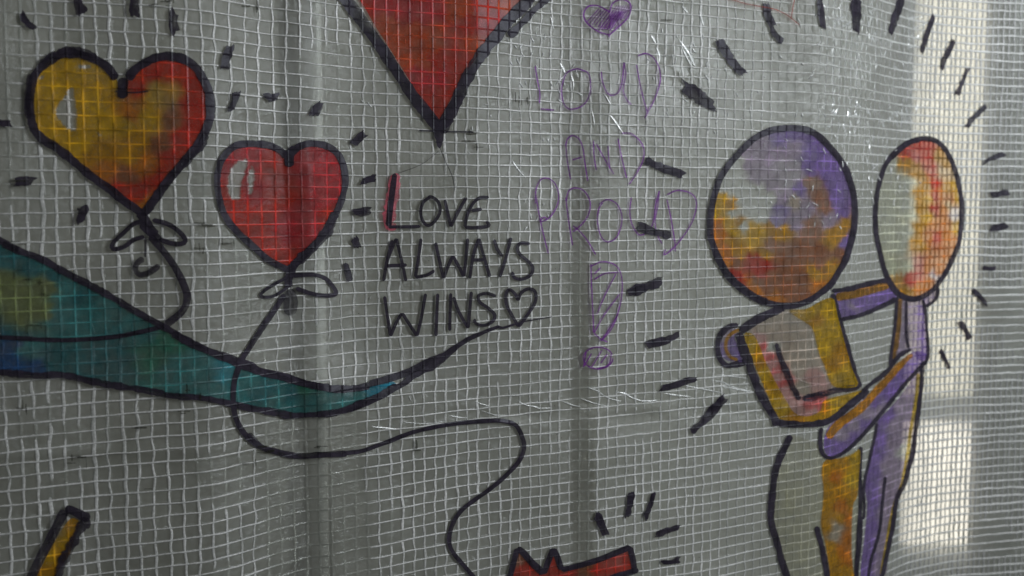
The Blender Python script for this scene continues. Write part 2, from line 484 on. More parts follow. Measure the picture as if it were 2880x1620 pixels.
def tube(name, path, side, front, hw, ht, mat):
    """flattened thread along path: side and front are unit vectors per sample, hw and ht half sizes"""
    n = len(path); ang = np.array([0, 60, 120, 180, 240, 300]) * math.pi / 180
    v = path[:, None, :] + side[:, None, :] * (np.cos(ang)[None, :, None] * hw[:, None, None]) \
        + front[:, None, :] * (np.sin(ang)[None, :, None] * ht)
    k = len(ang); v = v.reshape(-1, 3)
    i = np.arange(n - 1)[:, None] * k; j = np.arange(k)[None, :]; j2 = (j + 1) % k
    f = np.stack([i + j, i + j2, i + k + j2, i + k + j], -1).reshape(-1, 4)
    mesh_obj(name, v, f.tolist(), mat, sheet_thing)

FRONT = 0.00018
def front(c, z, seed):
    """in patches the threads sit behind the film instead of on it"""
    c = np.asarray(c, float) + np.zeros_like(np.asarray(z, float)); q = q_of(c, z)
    n = fnoise(c / 150. + 3, q / 170. + 8, 3)
    b = smooth(.62, .74, n) * .6
    e = 40 * (vnoise(c / 37., q / 41. + 5) - .5)
    b = np.maximum(b, smooth(690, 740, c + e) * smooth(1024, 1006, c + .5 * e - (q - 1300) * .06) * smooth(1060, 1150, q + e))
    b = np.maximum(b, smooth(1596, 1612, c) * smooth(1674, 1660, c - (q - 1300) * .02) * smooth(480, 700, q) * .9)
    b = np.maximum(b, smooth(600, 660, c + e) * smooth(800, 740, c + e) * smooth(560, 640, q) * smooth(1080, 980, q) * .8)
    b = np.maximum(b, smooth(150, 60, c + e) * smooth(700, 500, q + e) * .8)
    b = np.maximum(b, smooth(2140, 2200, c + e) * smooth(2330, 2280, c + e) * smooth(560, 420, q + e) * .7)
    return FRONT - .0009 * b
for j, c0 in enumerate(cols):
    z = np.arange(ZMIN, ZMAX, CELL / 4)
    sp = float(np.interp(c0, _vx, _vs))
    k = z / CELL
    wob = sp * (.16 * (vnoise(k * .9, np.full_like(k, j * 3.7)) - .5) + .22 * (vnoise(k * .21, np.full_like(k, j * 5.1)) - .5))
    wob += sp * .035 * np.sin(k * math.pi + j)
    c = c0 + wob
    fo = front(c, z, j)
    path = sheet(c, z, fo)
    s = sheet(c + 2, z, fo) - path; s /= np.linalg.norm(s, axis=1)[:, None]
    fr = np.cross(np.array([0, 0, 1.0])[None], s); fr /= np.linalg.norm(fr, axis=1)[:, None]
    hw = .00120 * (1 + .35 * float(smooth(2420, 2600, c0))) * (.72 + .55 * vnoise(k * 1.3 + 40, np.full_like(k, j * 2.3))) * (.8 + .4 * random.random())
    tube("thread", path, s, -fr, hw, .00028, M_WARP if c0 < 2060 else M_WARP_THIN if c0 < 2440 else M_WARP_DENSE)
for r in rows:
    c = np.interp(np.arange(0, len(cols) - 1, .34), col_idx, cols)
    u = np.interp(c, cols, col_idx)
    z0 = r * CELL
    wob = CELL * (.10 * (vnoise(u * .8, np.full_like(u, r * 4.3 + 900)) - .5) + .26 * (vnoise(u * .12, np.full_like(u, r * .35 + 500)) - .5))
    z = z0 + wob
    path = sheet(c, z, front(c, z, 0) + .0003)
    t = np.gradient(path, axis=0); t /= np.linalg.norm(t, axis=1)[:, None]
    up = np.cross(np.cross(t, np.array([0, 0, 1.0])[None]), t); up /= np.linalg.norm(up, axis=1)[:, None]
    fr = np.cross(up, t)
    hw = .00066 * (1 + .75 * smooth(2420, 2600, c)) * (.7 + .6 * vnoise(u * 1.1 + 9, np.full_like(u, r * 2.9))) * (.85 + .3 * random.random())
    tube("thread", path, up, fr, hw, .00030, M_WEFT)

# ------------------------------------------------------------------ drawing tools
_layer = [0]
def lift(base):
    _layer[0] += 1
    return base + (_layer[0] % 60) * .000012

def place(px, py, off):
    c, z = cz_of(px, py)
    return sheet(c, z, off), uv_of(c, z)

def spline(pts, step=4.0, closed=False):
    """Catmull-Rom through (x, y[, w]) points, resampled evenly"""
    P = np.array(pts, float)
    n = len(P)
    out = []
    rng = range(n if closed else n - 1)
    for i in rng:
        p1, p2 = P[i], P[(i + 1) % n]
        p0 = P[i - 1] if (i > 0 or closed) else 2 * p1 - p2
        p3 = P[(i + 2) % n] if (i + 2 < n or closed) else 2 * p2 - p1
        m = max(2, int(np.hypot(*(p2 - p1)[:2]) / step))
        t = np.linspace(0, 1, m, endpoint=False)[:, None]
        out.append(.5 * (2 * p1 + (p2 - p0) * t + (2 * p0 - 5 * p1 + 4 * p2 - p3) * t ** 2 + (3 * p1 - p0 - 3 * p2 + p3) * t ** 3))
    if not closed: out.append(P[-1:])
    return np.concatenate(out)

BLACK = (.034, .028, .042)
class Ink:
    """collects strokes and washes of one drawing part into one mesh"""
    def __init__(self): self.v = []; self.f = []; self.uv = []; self.c = []; self.n = 0
    def add(self, P, UV, C, F):
        self.v.append(P); self.uv.append(UV); self.c.append(C)
        self.f += [tuple(int(i) + self.n for i in f) for f in F]
        self.n += len(P)
    def stroke(self, pts, w, col=BLACK, alpha=1.0, off=.0021, ragged=.14, closed=False, taper=.6, var=.25, straight=False, skew=0.0):
        """pts (x, y) or (x, y, relative width); w = width"""
        pts = [p if len(p) == 3 else (*p, 1.0) for p in pts]
        if straight:
            S = np.concatenate([np.linspace(pts[i], pts[i + 1], max(2, int(math.hypot(pts[i+1][0]-pts[i][0], pts[i+1][1]-pts[i][1]) / 4)), endpoint=False) for i in range(len(pts) - 1)] + [np.array(pts[-1:], float)])
        else:
            S = spline(pts, max(2.5, min(5, w * .35)), closed)
        if closed: S = np.concatenate([S, S[:2]])
        x, y, ww = S.T
        tx, ty = np.gradient(x), np.gradient(y)
        l = np.hypot(tx, ty) + 1e-9; tx /= l; ty /= l
        s = np.concatenate([[0], np.cumsum(np.hypot(np.diff(x), np.diff(y)))])
        sd = random.random() * 200
        hw = .5 * w * ww * (1 + ragged * (vnoise(s / 26., np.full_like(s, sd)) - .5))
        if not closed:
            e = np.minimum(s, s[-1] - s) / max(1e-6, .5 * w * taper)
            hw = hw * np.sqrt(np.clip(1 - (1 - np.clip(e, 0, 1)) ** 2, .12 if taper > .3 else .6, 1))
        k = np.array([-1, -.75, -.25, .25, .75, 1.0])
        jit = ragged * .9 * (np.stack([vnoise(s / 9., np.full_like(s, sd + 31)), vnoise(s / 9., np.full_like(s, sd + 77))], -1) - .5)
        K = np.repeat(k[None], len(s), 0)
        K[:, 0] += jit[:, 0]; K[:, -1] += jit[:, 1]
        X = x[:, None] - ty[:, None] * K * hw[:, None]
        Y = y[:, None] + tx[:, None] * K * hw[:, None]
        if skew:
            for e, sg in ((0, 1), (-1, 1)):
                sk = hw.max() * (K[e] * random.uniform(-skew, skew) + .5 * skew * np.array([random.uniform(-1, 1) for _ in k]))
                X[e] += tx[e] * sk; Y[e] += ty[e] * sk
        P, UV = place(X.ravel(), Y.ravel(), lift(off))
        streak = fnoise(s[:, None] / 38. + 0 * K, K * 1.4 + sd, 3)
        A = alpha * (1 - var * 1.5 * np.clip(streak - .45, 0, 1) * 2)
        A[:, 0] *= .86; A[:, -1] *= .86
        g = (.75 + .8 * fnoise(s[:, None] / 22. + 50, K * 1.1 + sd, 2))
        C = np.empty((*K.shape, 4)); C[..., :3] = np.array(col)[None, None] * g[..., None]; C[..., 3] = np.clip(A, 0, 1)
        n, m = K.shape
        i = np.arange(n - 1)[:, None] * m; j = np.arange(m - 1)[None]
        F = np.stack([i + j, i + j + 1, i + m + j + 1, i + m + j], -1).reshape(-1, 4)
        self.add(P, UV, C.reshape(-1, 4), F)
    def wash(self, poly, ctrl, off=.0015, step=5.0, curve=True, warp=14, wscale=26., sharp=3.0, holes=(), aniso=(1, 1), edge=.0):
        """filled area: colour field from control points (x, y, colour, coverage), ragged by noise"""
        B = spline(poly, 7, True)[:, :2] if curve else spline([(*p, 1) for p in poly], 7, True)[:, :2]
        x0, y0 = B.min(0); x1, y1 = B.max(0)
        gx, gy = np.meshgrid(np.arange(x0, x1, step), np.arange(y0, y1, step))
        gx = gx + (np.arange(gx.shape[0]) % 2)[:, None] * step * .5
        gx, gy = gx.ravel(), gy.ravel()
        ins = inside(gx, gy, B)
        gx, gy = gx[ins], gy[ins]
        d = np.min(np.hypot(gx[:, None] - B[None, ::2, 0], gy[:, None] - B[None, ::2, 1]), 1) if len(gx) * len(B) < 6e6 else np.full(len(gx), 9.)
        keep = d > step * .55; gx, gy = gx[keep], gy[keep]
        pts = [Vector(p) for p in B] + [Vector(p) for p in zip(gx, gy)]
        nb = len(B)
        res = delaunay_2d_cdt(pts, [(i, (i + 1) % nb) for i in range(nb)], [], 1, 1e-4)
        V = np.array([(p.x, p.y) for p in res[0]]); F = [tuple(f) for f in res[2]]
        X, Y = V.T
        C = field(X, Y, ctrl, warp, wscale, sharp, aniso)
        for hp in holes:
            hb = spline(hp, 6, True)[:, :2]
            C[inside(X + 5 * (vnoise(X / 11., Y / 11.) - .5), Y + 5 * (vnoise(X / 9. + 50, Y / 9.) - .5), hb), 3] = .04
        P, UV = place(X, Y, lift(off))
        # face the room
        if F:
            a, b_, c_ = (np.array(V[i]) for i in F[0][:3])
            if np.cross(b_ - a, c_ - a) > 0: F = [f[::-1] for f in F]
        self.add(P, UV, C, F)
    def build(self, name, mat, parent, label=None):
        o = mesh_obj(name, np.concatenate(self.v), self.f, mat, None, np.concatenate(self.uv), np.concatenate(self.c))
        # shift into the local space of the sheet
        o.data.transform(__import__("mathutils").Matrix.Translation(-BASE))
        o.parent = parent
        if label: o["label"] = label
        return o

def inside(x, y, B):
    r = np.zeros(len(x), bool)
    xb, yb = B[:, 0], B[:, 1]
    xa, ya = np.roll(xb, 1), np.roll(yb, 1)
    for i in range(len(B)):
        if ya[i] == yb[i]: continue
        cnd = ((yb[i] > y) != (ya[i] > y)) & (x < (xa[i] - xb[i]) * (y - yb[i]) / (ya[i] - yb[i]) + xb[i])
        r ^= cnd
    return r

def field(X, Y, ctrl, warp, wscale, sharp, aniso):
    wx = warp * 2 * (fnoise(X / wscale / aniso[0], Y / wscale / aniso[1], 3) - .5) * aniso[0]
    wy = warp * 2 * (fnoise(X / wscale / aniso[0] + 90, Y / wscale / aniso[1] + 40, 3) - .5) * aniso[1]
    num = 0; den = 0
    for (cx, cy, col, a) in ctrl:
        d2 = (X + wx - cx) ** 2 + (Y + wy - cy) ** 2 + 30.
        w = d2 ** (-sharp * .72)
        num = num + w[:, None] * np.array([*col, a])[None]; den = den + w
    C = num / den[:, None]
    g = .82 + .36 * fnoise(X / 14. + 7, Y / 14., 2)
    C[:, :3] *= g[:, None]
    C[:, 3] = np.clip(C[:, 3] * (.75 + .5 * fnoise(X / 20. + 33, Y / 20. + 3, 3)), 0, 1)
    return C

# tile readers: turn tracing coordinates of enlarged tiles into drawing coordinates
def T(ox, oy, pts, k=2.6833):
    return [(ox + p[0] / k, oy + p[1] / k, *p[2:]) for p in pts]
def A(p): return T(0, 0, p)
def B_(p): return T(720, 0, p)
def C_(p): return T(1440, 0, p)
def D_(p): return T(2160, 0, p)
def E_(p): return T(0, 540, p)
def F_(p): return T(720, 540, p)
def G_(p): return T(1440, 540, p)
def H_(p): return T(2160, 540, p)
def I_(p): return T(0, 1080, p)
def J_(p): return T(720, 1080, p)
def K_(p): return T(1440, 1080, p)
def FV(p): return T(0, 0, p, 2576 / 2880)
def Z1(p): return T(1960, 340, p, 4.025)
def Z2(p): return T(1960, 640, p, 4.025)
def Z3(p): return T(2000, 840, p, 4.025)
def Z4(p): return T(2280, 740, p, 4.025)
def Z5(p): return T(2280, 1000, p, 4.025)
def Z6(p): return T(2100, 1260, p, 4.025)
def Z7(p): return T(2400, 340, p, 4.025)

YEL = (.72, .42, .015); OCH = (.56, .28, .012); RED = (.55, .035, .018); CRIM = (.55, .035, .045); ORG = (.66, .22, .018)
PUR = (.25, .155, .45); LIL = (.40, .31, .43); TEAL = (.06, .26, .265); DTEAL = (.035, .18, .20); OLV = (.22, .26, .10)
BLU = (.03, .10, .26); GRN = (.04, .25, .17); BRN = (.34, .12, .05); PNK = (.62, .30, .28); SAND = (.48, .38, .30); CREAM = (.62, .62, .42)
CLR = (.7, .7, .6)

# ---- yellow and red heart balloon
o = Ink()
heart1 = A([(925, 700), (880, 600), (800, 500), (690, 440), (560, 405), (440, 420), (335, 490), (262, 570), (232, 690), (226, 800), (236, 900), (262, 985), (320, 1050), (420, 1112), (520, 1190), (620, 1275), (720, 1352), (830, 1430), (900, 1490), (1000, 1560), (1085, 1605), (1150, 1530), (1235, 1410), (1320, 1305), (1400, 1205), (1480, 1115), (1540, 1010), (1583, 900), (1590, 800), (1575, 690), (1530, 590), (1478, 512), (1400, 455), (1300, 428), (1200, 432), (1105, 470), (1020, 530), (960, 600)])
ctrl = [(x, y, c, a) for (x, y, c, a) in [
    (*A([(300, 700)])[0], YEL, .95), (*A([(500, 520)])[0], YEL, .95), (*A([(660, 500)])[0], YEL, .75), (*A([(350, 900)])[0], YEL, .95),
    (*A([(700, 800)])[0], YEL, .95), (*A([(800, 950)])[0], YEL, .95), (*A([(600, 1080)])[0], YEL, .95), (*A([(760, 1150)])[0], OCH, .95),
    (*A([(950, 950)])[0], YEL, .95), (*A([(1000, 850)])[0], ORG, .9), (*A([(1120, 900)])[0], YEL, .9), (*A([(1180, 720)])[0], YEL, .75),
    (*A([(1280, 720)])[0], OCH, .75), (*A([(1050, 1050)])[0], OCH, .95), (*A([(950, 1170)])[0], OCH, .95), (*A([(900, 600)])[0], YEL, .9),
    (*A([(1020, 640)])[0], RED, .95), (*A([(1150, 540)])[0], RED, .97), (*A([(1300, 520)])[0], RED, .97), (*A([(1450, 620)])[0], RED, .97),
    (*A([(1500, 800)])[0], RED, .97), (*A([(1430, 760)])[0], RED, .95), (*A([(1480, 960)])[0], RED, .95), (*A([(1300, 900)])[0], BRN, .9), (*A([(1380, 1050)])[0], RED, .93),
    (*A([(1200, 1080)])[0], BRN, .95), (*A([(1280, 1180)])[0], RED, .95), (*A([(1100, 1230)])[0], ORG, .95), (*A([(800, 1270)])[0], ORG, .95),
    (*A([(950, 1330)])[0], BRN, .95), (*A([(1050, 1430)])[0], RED, .97), (*A([(900, 1430)])[0], RED, .97), (*A([(1100, 1560)])[0], ORG, .95), (*A([(1200, 1350)])[0], RED, .97)]]
o.wash(heart1, ctrl, holes=[A([(545, 665), (480, 740), (420, 840), (440, 890), (490, 960), (570, 985), (582, 900), (565, 750)]),
                            A([(590, 490), (680, 500), (690, 525), (610, 515)]), A([(740, 1000), (770, 1015), (745, 1030)]), A([(300, 575), (330, 570), (320, 600), (290, 600)])])
h1 = o.build("painted_heart", M_PAINT, sheet_thing, "yellow and red painted heart balloon with a black outline")
o = Ink()
o.stroke(heart1[1:], 25, closed=False, ragged=.28)
o.stroke(A([(935, 590), (925, 660), (925, 745)]), 30)
o.stroke(A([(430, 395), (520, 385), (640, 395), (730, 430)]), 20, alpha=.85, ragged=.7)
o.stroke(A([(300, 480), (360, 440), (420, 400)]), 16, alpha=.8, ragged=.7)
o.stroke(A([(225, 560), (215, 680), (205, 800), (215, 900)]), 18, alpha=.7, ragged=.3)
o.stroke(A([(870, 690), (1000, 700), (1120, 690)]), 4)
o.stroke(A([(1550, 1010), (1520, 1110), (1440, 1190), (1370, 1260)]), 22, alpha=.85, ragged=.7)
o.build("outline", M_MARK, h1)
o = Ink()
o.stroke(E_([(1040, 150), (1090, 200), (1130, 270), (1180, 330)]), 26)
o.stroke(E_([(1095, 215), (1010, 240), (930, 310), (865, 370), (842, 415), (870, 430), (940, 410), (1010, 360), (1090, 335)]), 13)
o.stroke(E_([(1150, 212), (1250, 235), (1330, 280), (1385, 335), (1398, 370), (1370, 390), (1290, 385), (1200, 355)]), 14)
o.stroke(E_([(1060, 240), (1130, 300), (1210, 370)]), 22)
o.build("bow", M_MARK, h1)
o = Ink()
o.stroke(E_([(1130, 330), (1220, 430), (1290, 520), (1350, 620), (1395, 720), (1412, 800), (1388, 880), (1330, 940), (1250, 1000)]), 21, alpha=.86, var=.4)
o.stroke(E_([(1250, 1000, 1.1), (1200, 1020), (1050, 1055), (900, 1085), (700, 1105), (500, 1115), (300, 1110), (100, 1098), (-80, 1092)]), 13)
o.stroke(E_([(1095, 340), (1098, 420), (1095, 490)]), 7, alpha=.6)
o.stroke(E_([(1085, 500), (1040, 530), (1022, 580), (1055, 622), (1120, 610), (1165, 580), (1205, 552)]), 17, alpha=.75)
o.build("string", M_MARK, h1)

# ---- red heart balloon
o = Ink()
heart2 = B_([(255, 1255), (232, 1190), (190, 1140), (120, 1105), (40, 1088), (-60, 1086), (-150, 1100), (-215, 1150), (-270, 1235), (-292, 1340), (-285, 1450), (-260, 1560), (-215, 1660), (-130, 1760), (-20, 1860), (80, 1950), (180, 2005), (245, 2030), (300, 1990), (400, 1890), (500, 1780), (590, 1640), (650, 1500), (675, 1380), (665, 1270), (630, 1180), (570, 1120), (490, 1090), (400, 1085), (320, 1110), (275, 1160)])
def hb(x, y): return B_([(x, y)])[0]
ctrl = [(*hb(-150, 1250), CRIM, .9), (*hb(0, 1180), CRIM, .8), (*hb(120, 1200), RED, .85), (*hb(150, 1350), RED, .75), (*hb(0, 1450), CRIM, .85), (*hb(-180, 1500), RED, .97), (*hb(-100, 1600), RED, .95),
        (*hb(60, 1600), RED, .85), (*hb(150, 1500), RED, .85), (*hb(260, 1450), RED, .85), (*hb(350, 1250), CRIM, .8), (*hb(420, 1350), CRIM, .85), (*hb(560, 1250), CRIM, .97), (*hb(610, 1400), CRIM, .95),
        (*hb(500, 1500), CRIM, .85), (*hb(560, 1620), RED, .97), (*hb(350, 1600), CRIM, .75), (*hb(250, 1750), CRIM, .85), (*hb(420, 1780), CRIM, .9), (*hb(100, 1850), RED, .9), (*hb(230, 1950), RED, .85)]
o.wash(heart2, ctrl, warp=18, holes=[FV([(602, 404), (578, 435), (574, 478), (588, 502), (607, 498), (606, 465), (618, 435), (624, 404)]), FV([(626, 440), (634, 420), (642, 440), (636, 480), (628, 490)])])
h2 = o.build("painted_heart", M_PAINT, sheet_thing, "crimson painted heart balloon above the teal banner")
o = Ink()
o.stroke(heart2[1:], 19, ragged=.3)
o.stroke(B_([(300, 1110), (255, 1170), (252, 1260)]), 25)
o.stroke(B_([(600, 1600), (540, 1740), (440, 1860), (330, 1960), (270, 2020)]), 26, alpha=.8, ragged=.6)
o.build("outline", M_MARK, h2)
o = Ink()
o.stroke(F_([(275, 540), (265, 600), (245, 660), (250, 720)]), 24)
o.stroke(F_([(240, 640), (130, 700), (55, 750), (40, 785), (120, 788), (200, 745), (255, 700)]), 9)
o.stroke(F_([(250, 632), (420, 622), (520, 650), (580, 710), (602, 768), (520, 780), (420, 765), (300, 725)]), 12)
o.stroke(F_([(262, 730, .6), (260, 830, 1), (258, 930, .8)]), 42, alpha=.5, var=.5)
o.build("bow", M_MARK, h2)
o = Ink()
o.stroke(F_([(215, 770), (140, 890), (70, 990), (0, 1095), (-55, 1180), (-105, 1260), (-140, 1350), (-165, 1440), (-172, 1550), (-160, 1670), (-120, 1770), (-50, 1860), (40, 1920)]), 16)
o.stroke(J_([(-60, 370), (40, 470), (130, 500), (250, 528), (340, 538), (480, 530), (600, 525), (690, 520)]), 17, var=.4)
o.stroke(J_([(660, 518), (800, 500), (900, 465), (1000, 430), (1100, 390), (1200, 355), (1350, 320), (1500, 295), (1650, 280), (1800, 272), (1880, 277), (1950, 300), (1990, 350), (2020, 430), (2022, 490), (2000, 550), (1960, 610), (1850, 720), (1750, 800), (1650, 870), (1560, 940), (1500, 1020), (1465, 1110), (1460, 1200), (1490, 1270), (1540, 1330), (1600, 1400), (1650, 1460), (1720, 1560)]), 12.5)
o.build("string", M_MARK, h2)

# ---- big red heart at the top
o = Ink()
ROR = (.58, .085, .022)
big = B_([(620, -160), (780, 0), (900, 200), (1010, 370), (1110, 530), (1210, 690), (1310, 830), (1385, 900), (1450, 790), (1530, 640), (1620, 500), (1740, 330), (1880, 160), (2020, -20), (2120, -160)])
ctrl = [(*hb(800, 60), RED, 0.95), (*hb(950, 30), CRIM, 0.86), (*hb(1000, 200), ROR, 0.86), (*hb(1050, 330), ROR, 0.86), (*hb(1150, 80), CRIM, 0.86), (*hb(1200, 250), ROR, 0.86), (*hb(1150, 450), ROR, 0.90), (*hb(1300, 100), CRIM, 0.86),
        (*hb(1350, 300), ROR, 0.86), (*hb(1250, 480), ROR, 0.86), (*hb(1200, 560), CRIM, 0.86), (*hb(1350, 500), RED, 0.90), (*hb(1300, 620), CRIM, 0.86), (*hb(1400, 600), CRIM, 0.86), (*hb(1480, 400), RED, 0.86), (*hb(1500, 560), RED, 0.95),
        (*hb(1600, 200), RED, 0.90), (*hb(1550, 60), ROR, 0.95), (*hb(1700, 80), RED, 0.95), (*hb(1640, 350), ROR, 0.90), (*hb(1800, 60), RED, 0.95), (*hb(1760, 200), CRIM, 0.86), (*hb(1850, 150), CRIM, 0.86), (*hb(1600, 460), RED, 0.90), (*hb(1380, 790), RED, 0.90), (*hb(1300, 760), RED, 0.90), (*hb(1450, 700), RED, 0.90),
        (*hb(1900, 30), ROR, 0.95), (*hb(1250, -80), RED, 0.90), (*hb(1700, -80), RED, 0.90)]
o.wash(big, ctrl, warp=26, wscale=18, step=5.5)
h3 = o.build("painted_heart", M_PAINT, sheet_thing, "large orange-red heart point at the top edge")
o = Ink()
o.stroke(B_([(580, -120), (680, 0), (800, 165), (900, 300), (1000, 450), (1100, 600), (1200, 745), (1300, 870), (1390, 985)]), 33, ragged=.25, var=.45)
o.stroke(B_([(2150, -140), (2050, 10), (1932, 130), (1800, 290), (1670, 460), (1580, 620), (1500, 790), (1430, 920), (1385, 1000)]), 33, ragged=.3, var=.4)
o.stroke(C_([(300, -40), (190, 60), (90, 160), (-20, 280)]), 22, alpha=.9, ragged=.5)
o.stroke(B_([(1300, 880), (1385, 950), (1480, 880)]), 28)
o.stroke(B_([(1385, 960, 1.6), (1383, 1040, 1), (1386, 1120, .35)]), 22, ragged=.5)
o.stroke(B_([(1230, 985), (1400, 993), (1600, 995), (1640, 1000)]), 4, alpha=.9)
o.stroke(B_([(1390, 1120), (1430, 1220), (1480, 1330), (1500, 1440)]), 2.5, alpha=.5)
o.stroke(B_([(1380, 1140), (1250, 1240), (1070, 1310)]), 2.5, alpha=.35)
o.build("outline", M_MARK, h3)

# ---- teal banner
o = Ink()
up = E_([(-120, 300), (0, 365), (140, 440), (250, 478), (350, 522), (450, 582), (560, 640), (680, 700), (800, 765), (900, 822), (1000, 885), (1100, 940), (1210, 1000), (1300, 1050), (1400, 1110), (1500, 1160), (1600, 1207), (1700, 1252), (1800, 1295), (1932, 1340)]) + J_([(200, -70), (350, -15), (560, 28), (720, 35), (900, 8), (1000, -25)])
lo = J_([(1060, 0), (1000, 50), (900, 100), (820, 135), (720, 175), (600, 210), (470, 225), (350, 230), (250, 230), (120, 205), (0, 185)]) + I_([(1760, 148), (1650, 125), (1500, 98), (1300, 85), (1200, 65), (1050, 35), (900, 12), (750, -12), (600, -45), (450, -75), (300, -68), (150, -78), (0, -92), (-120, -100)])
def eb(x, y): return E_([(x, y)])[0]
ctrl = [(*eb(50, 480), DTEAL, .95), (*eb(20, 700), OLV, .85), (*eb(150, 750), OLV, .85), (*eb(150, 950), OLV, .85), (*eb(300, 880), OLV, .8), (*eb(330, 700), OLV, .85), (*eb(250, 560), DTEAL, .95), (*eb(400, 640), DTEAL, .95),
        (*eb(500, 760), TEAL, .9), (*eb(600, 800), DTEAL, .95), (*eb(450, 950), TEAL, .85), (*eb(650, 900), TEAL, .9), (*eb(800, 900), TEAL, .85), (*eb(950, 950), TEAL, .8), (*eb(100, 1080), DTEAL, .9), (*eb(600, 1040), TEAL, .85),
        (*eb(80, 1150), BLU, .75), (*eb(250, 1180), TEAL, .75), (*eb(50, 1300), BLU, .95), (*eb(250, 1320), BLU, .85), (*eb(450, 1280), DTEAL, .85), (*eb(700, 1200), DTEAL, .75), (*eb(900, 1120), DTEAL, .8), (*eb(1100, 1050), TEAL, .85),
        (*eb(900, 1330), DTEAL, .7), (*eb(1150, 1250), GRN, .7), (*eb(1250, 1120), GRN, .8), (*eb(1300, 1350), TEAL, .75), (*eb(1500, 1300), TEAL, .75), (*eb(1600, 1420), TEAL, .7), (*eb(1700, 1330), (.05, .33, .40), .8),
        (*eb(1400, 1450), TEAL, .8), (*eb(1850, 1450), TEAL, .85)] + [(*J_([(x, y)])[0], c, a) for x, y, c, a in
        [(50, 60, DTEAL, .85), (150, 120, TEAL, .8), (280, 60, DTEAL, .9), (400, 130, TEAL, .85), (370, 30, GRN, .85), (550, 120, TEAL, .7), (650, 120, TEAL, .8), (750, 100, TEAL, .8), (850, 50, (.02, .3, .42), .95), (950, 20, (.02, .34, .5), .95)]]
o.wash(up + lo, ctrl, warp=16, aniso=(1.8, .7))
bn = o.build("painted_banner", M_PAINT, sheet_thing, "teal and olive painted banner sweeping in from the left edge")
o = Ink()
o.stroke(up[:-3], 19, ragged=.4)
o.stroke(E_([(1300, 1060), (1500, 1165), (1700, 1240), (1850, 1290), (1932, 1330)]) + J_([(60, -85), (200, -55), (350, -12), (500, 22), (620, 32), (740, 30), (860, 8)]), 21, ragged=.3, var=.4)
o.stroke(list(reversed(lo)), 19, ragged=.5, var=.45)
o.stroke(J_([(640, 205, .5), (760, 165), (900, 108), (1000, 55), (1120, -10)]) + F_([(1180, 1380, 1.3), (1290, 1310, 1.9), (1400, 1250, 1.5), (1480, 1190, .9), (1600, 1110, .75), (1720, 1055, .65), (1830, 1015, .5)]) + FV([(1265, 824, .42), (1320, 808, .25), (1390, 796, .15)]), 18, ragged=.25)
o.stroke(F_([(850, 1445), (1000, 1405), (1150, 1355), (1300, 1275)]), 20, alpha=.92)
o.stroke(E_([(20, 385), (90, 420), (140, 435)]), 22, alpha=.6, ragged=.8)
o.build("outline", M_MARK, bn)

# ---- yellow bar at the bottom left
o = Ink()
bar = I_([(535, 1010), (600, 1040), (560, 1170), (520, 1290), (440, 1400), (380, 1560), (220, 1560), (280, 1440), (370, 1260), (450, 1120)])
o.wash(bar, [(*I_([(x, y)])[0], c, a) for x, y, c, a in [(560, 1050, OCH, .9), (480, 1180, YEL, .97), (540, 1150, OCH, .95), (400, 1300, YEL, .95), (460, 1300, OCH, .95), (330, 1430, OCH, .97), (420, 1400, OCH, .95), (300, 1540, YEL, .9), (455, 1130, YEL, .5)]], warp=8)
br = o.build("painted_bar", M_PAINT, sheet_thing, "small yellow slanted bar outlined in grey marker at the bottom left")
o = Ink()
o.stroke(I_([(490, 945), (440, 1040), (370, 1180), (300, 1310), (240, 1440), (190, 1560)]), 26, alpha=.82, var=.5)
o.stroke(I_([(490, 940), (540, 945), (620, 985), (680, 1005)]), 26)
o.stroke(I_([(670, 1010), (620, 1060), (590, 1110), (530, 1230), (470, 1350), (400, 1560)]), 26, alpha=.82, ragged=.7, var=.5)
o.build("outline", M_MARK, br)

# ---- red pointed shape at the bottom
o = Ink()
crown = K_([(-30, 1560), (0, 1400), (45, 1240), (120, 1310), (240, 1420), (285, 1320), (312, 1250), (345, 1310), (390, 1390), (520, 1360), (650, 1320), (780, 1275), (890, 1235), (915, 1330), (920, 1400), (840, 1430), (700, 1460), (640, 1560)])
o.wash(crown, [(*K_([(x, y)])[0], c, a) for x, y, c, a in [(40, 1300, BRN, .6), (100, 1380, RED, .85), (40, 1430, RED, .85), (200, 1440, RED, .8), (320, 1330, RED, .8), (310, 1430, RED, .9), (450, 1420, RED, .8), (550, 1400, BRN, .75), (650, 1390, RED, .85), (780, 1350, RED, .7), (820, 1400, RED, .9), (870, 1280, RED, .75), (880, 1380, RED, .85), (500, 1520, RED, .9), (150, 1520, RED, .9)]], warp=14, aniso=(2, .5))
cw = o.build("painted_crown", M_PAINT, sheet_thing, "red painted jagged shape with black outline at the bottom edge")
o = Ink()
o.stroke(K_([(-40, 1560), (-10, 1430), (40, 1235)]), 16)
o.stroke(K_([(40, 1230), (90, 1270), (160, 1350), (240, 1425)]), 19)
o.stroke(K_([(240, 1425), (275, 1330), (312, 1235)]), 17)
o.stroke(K_([(312, 1235), (340, 1290), (375, 1395)]), 17)
o.stroke(K_([(375, 1395), (500, 1365), (650, 1320), (780, 1270), (895, 1222)]), 16)
o.stroke(K_([(890, 1222), (912, 1310), (925, 1395)]), 17)
o.stroke(K_([(955, 1395), (870, 1420), (770, 1450), (680, 1500), (640, 1560)]), 17)
o.build("outline", M_MARK, cw)

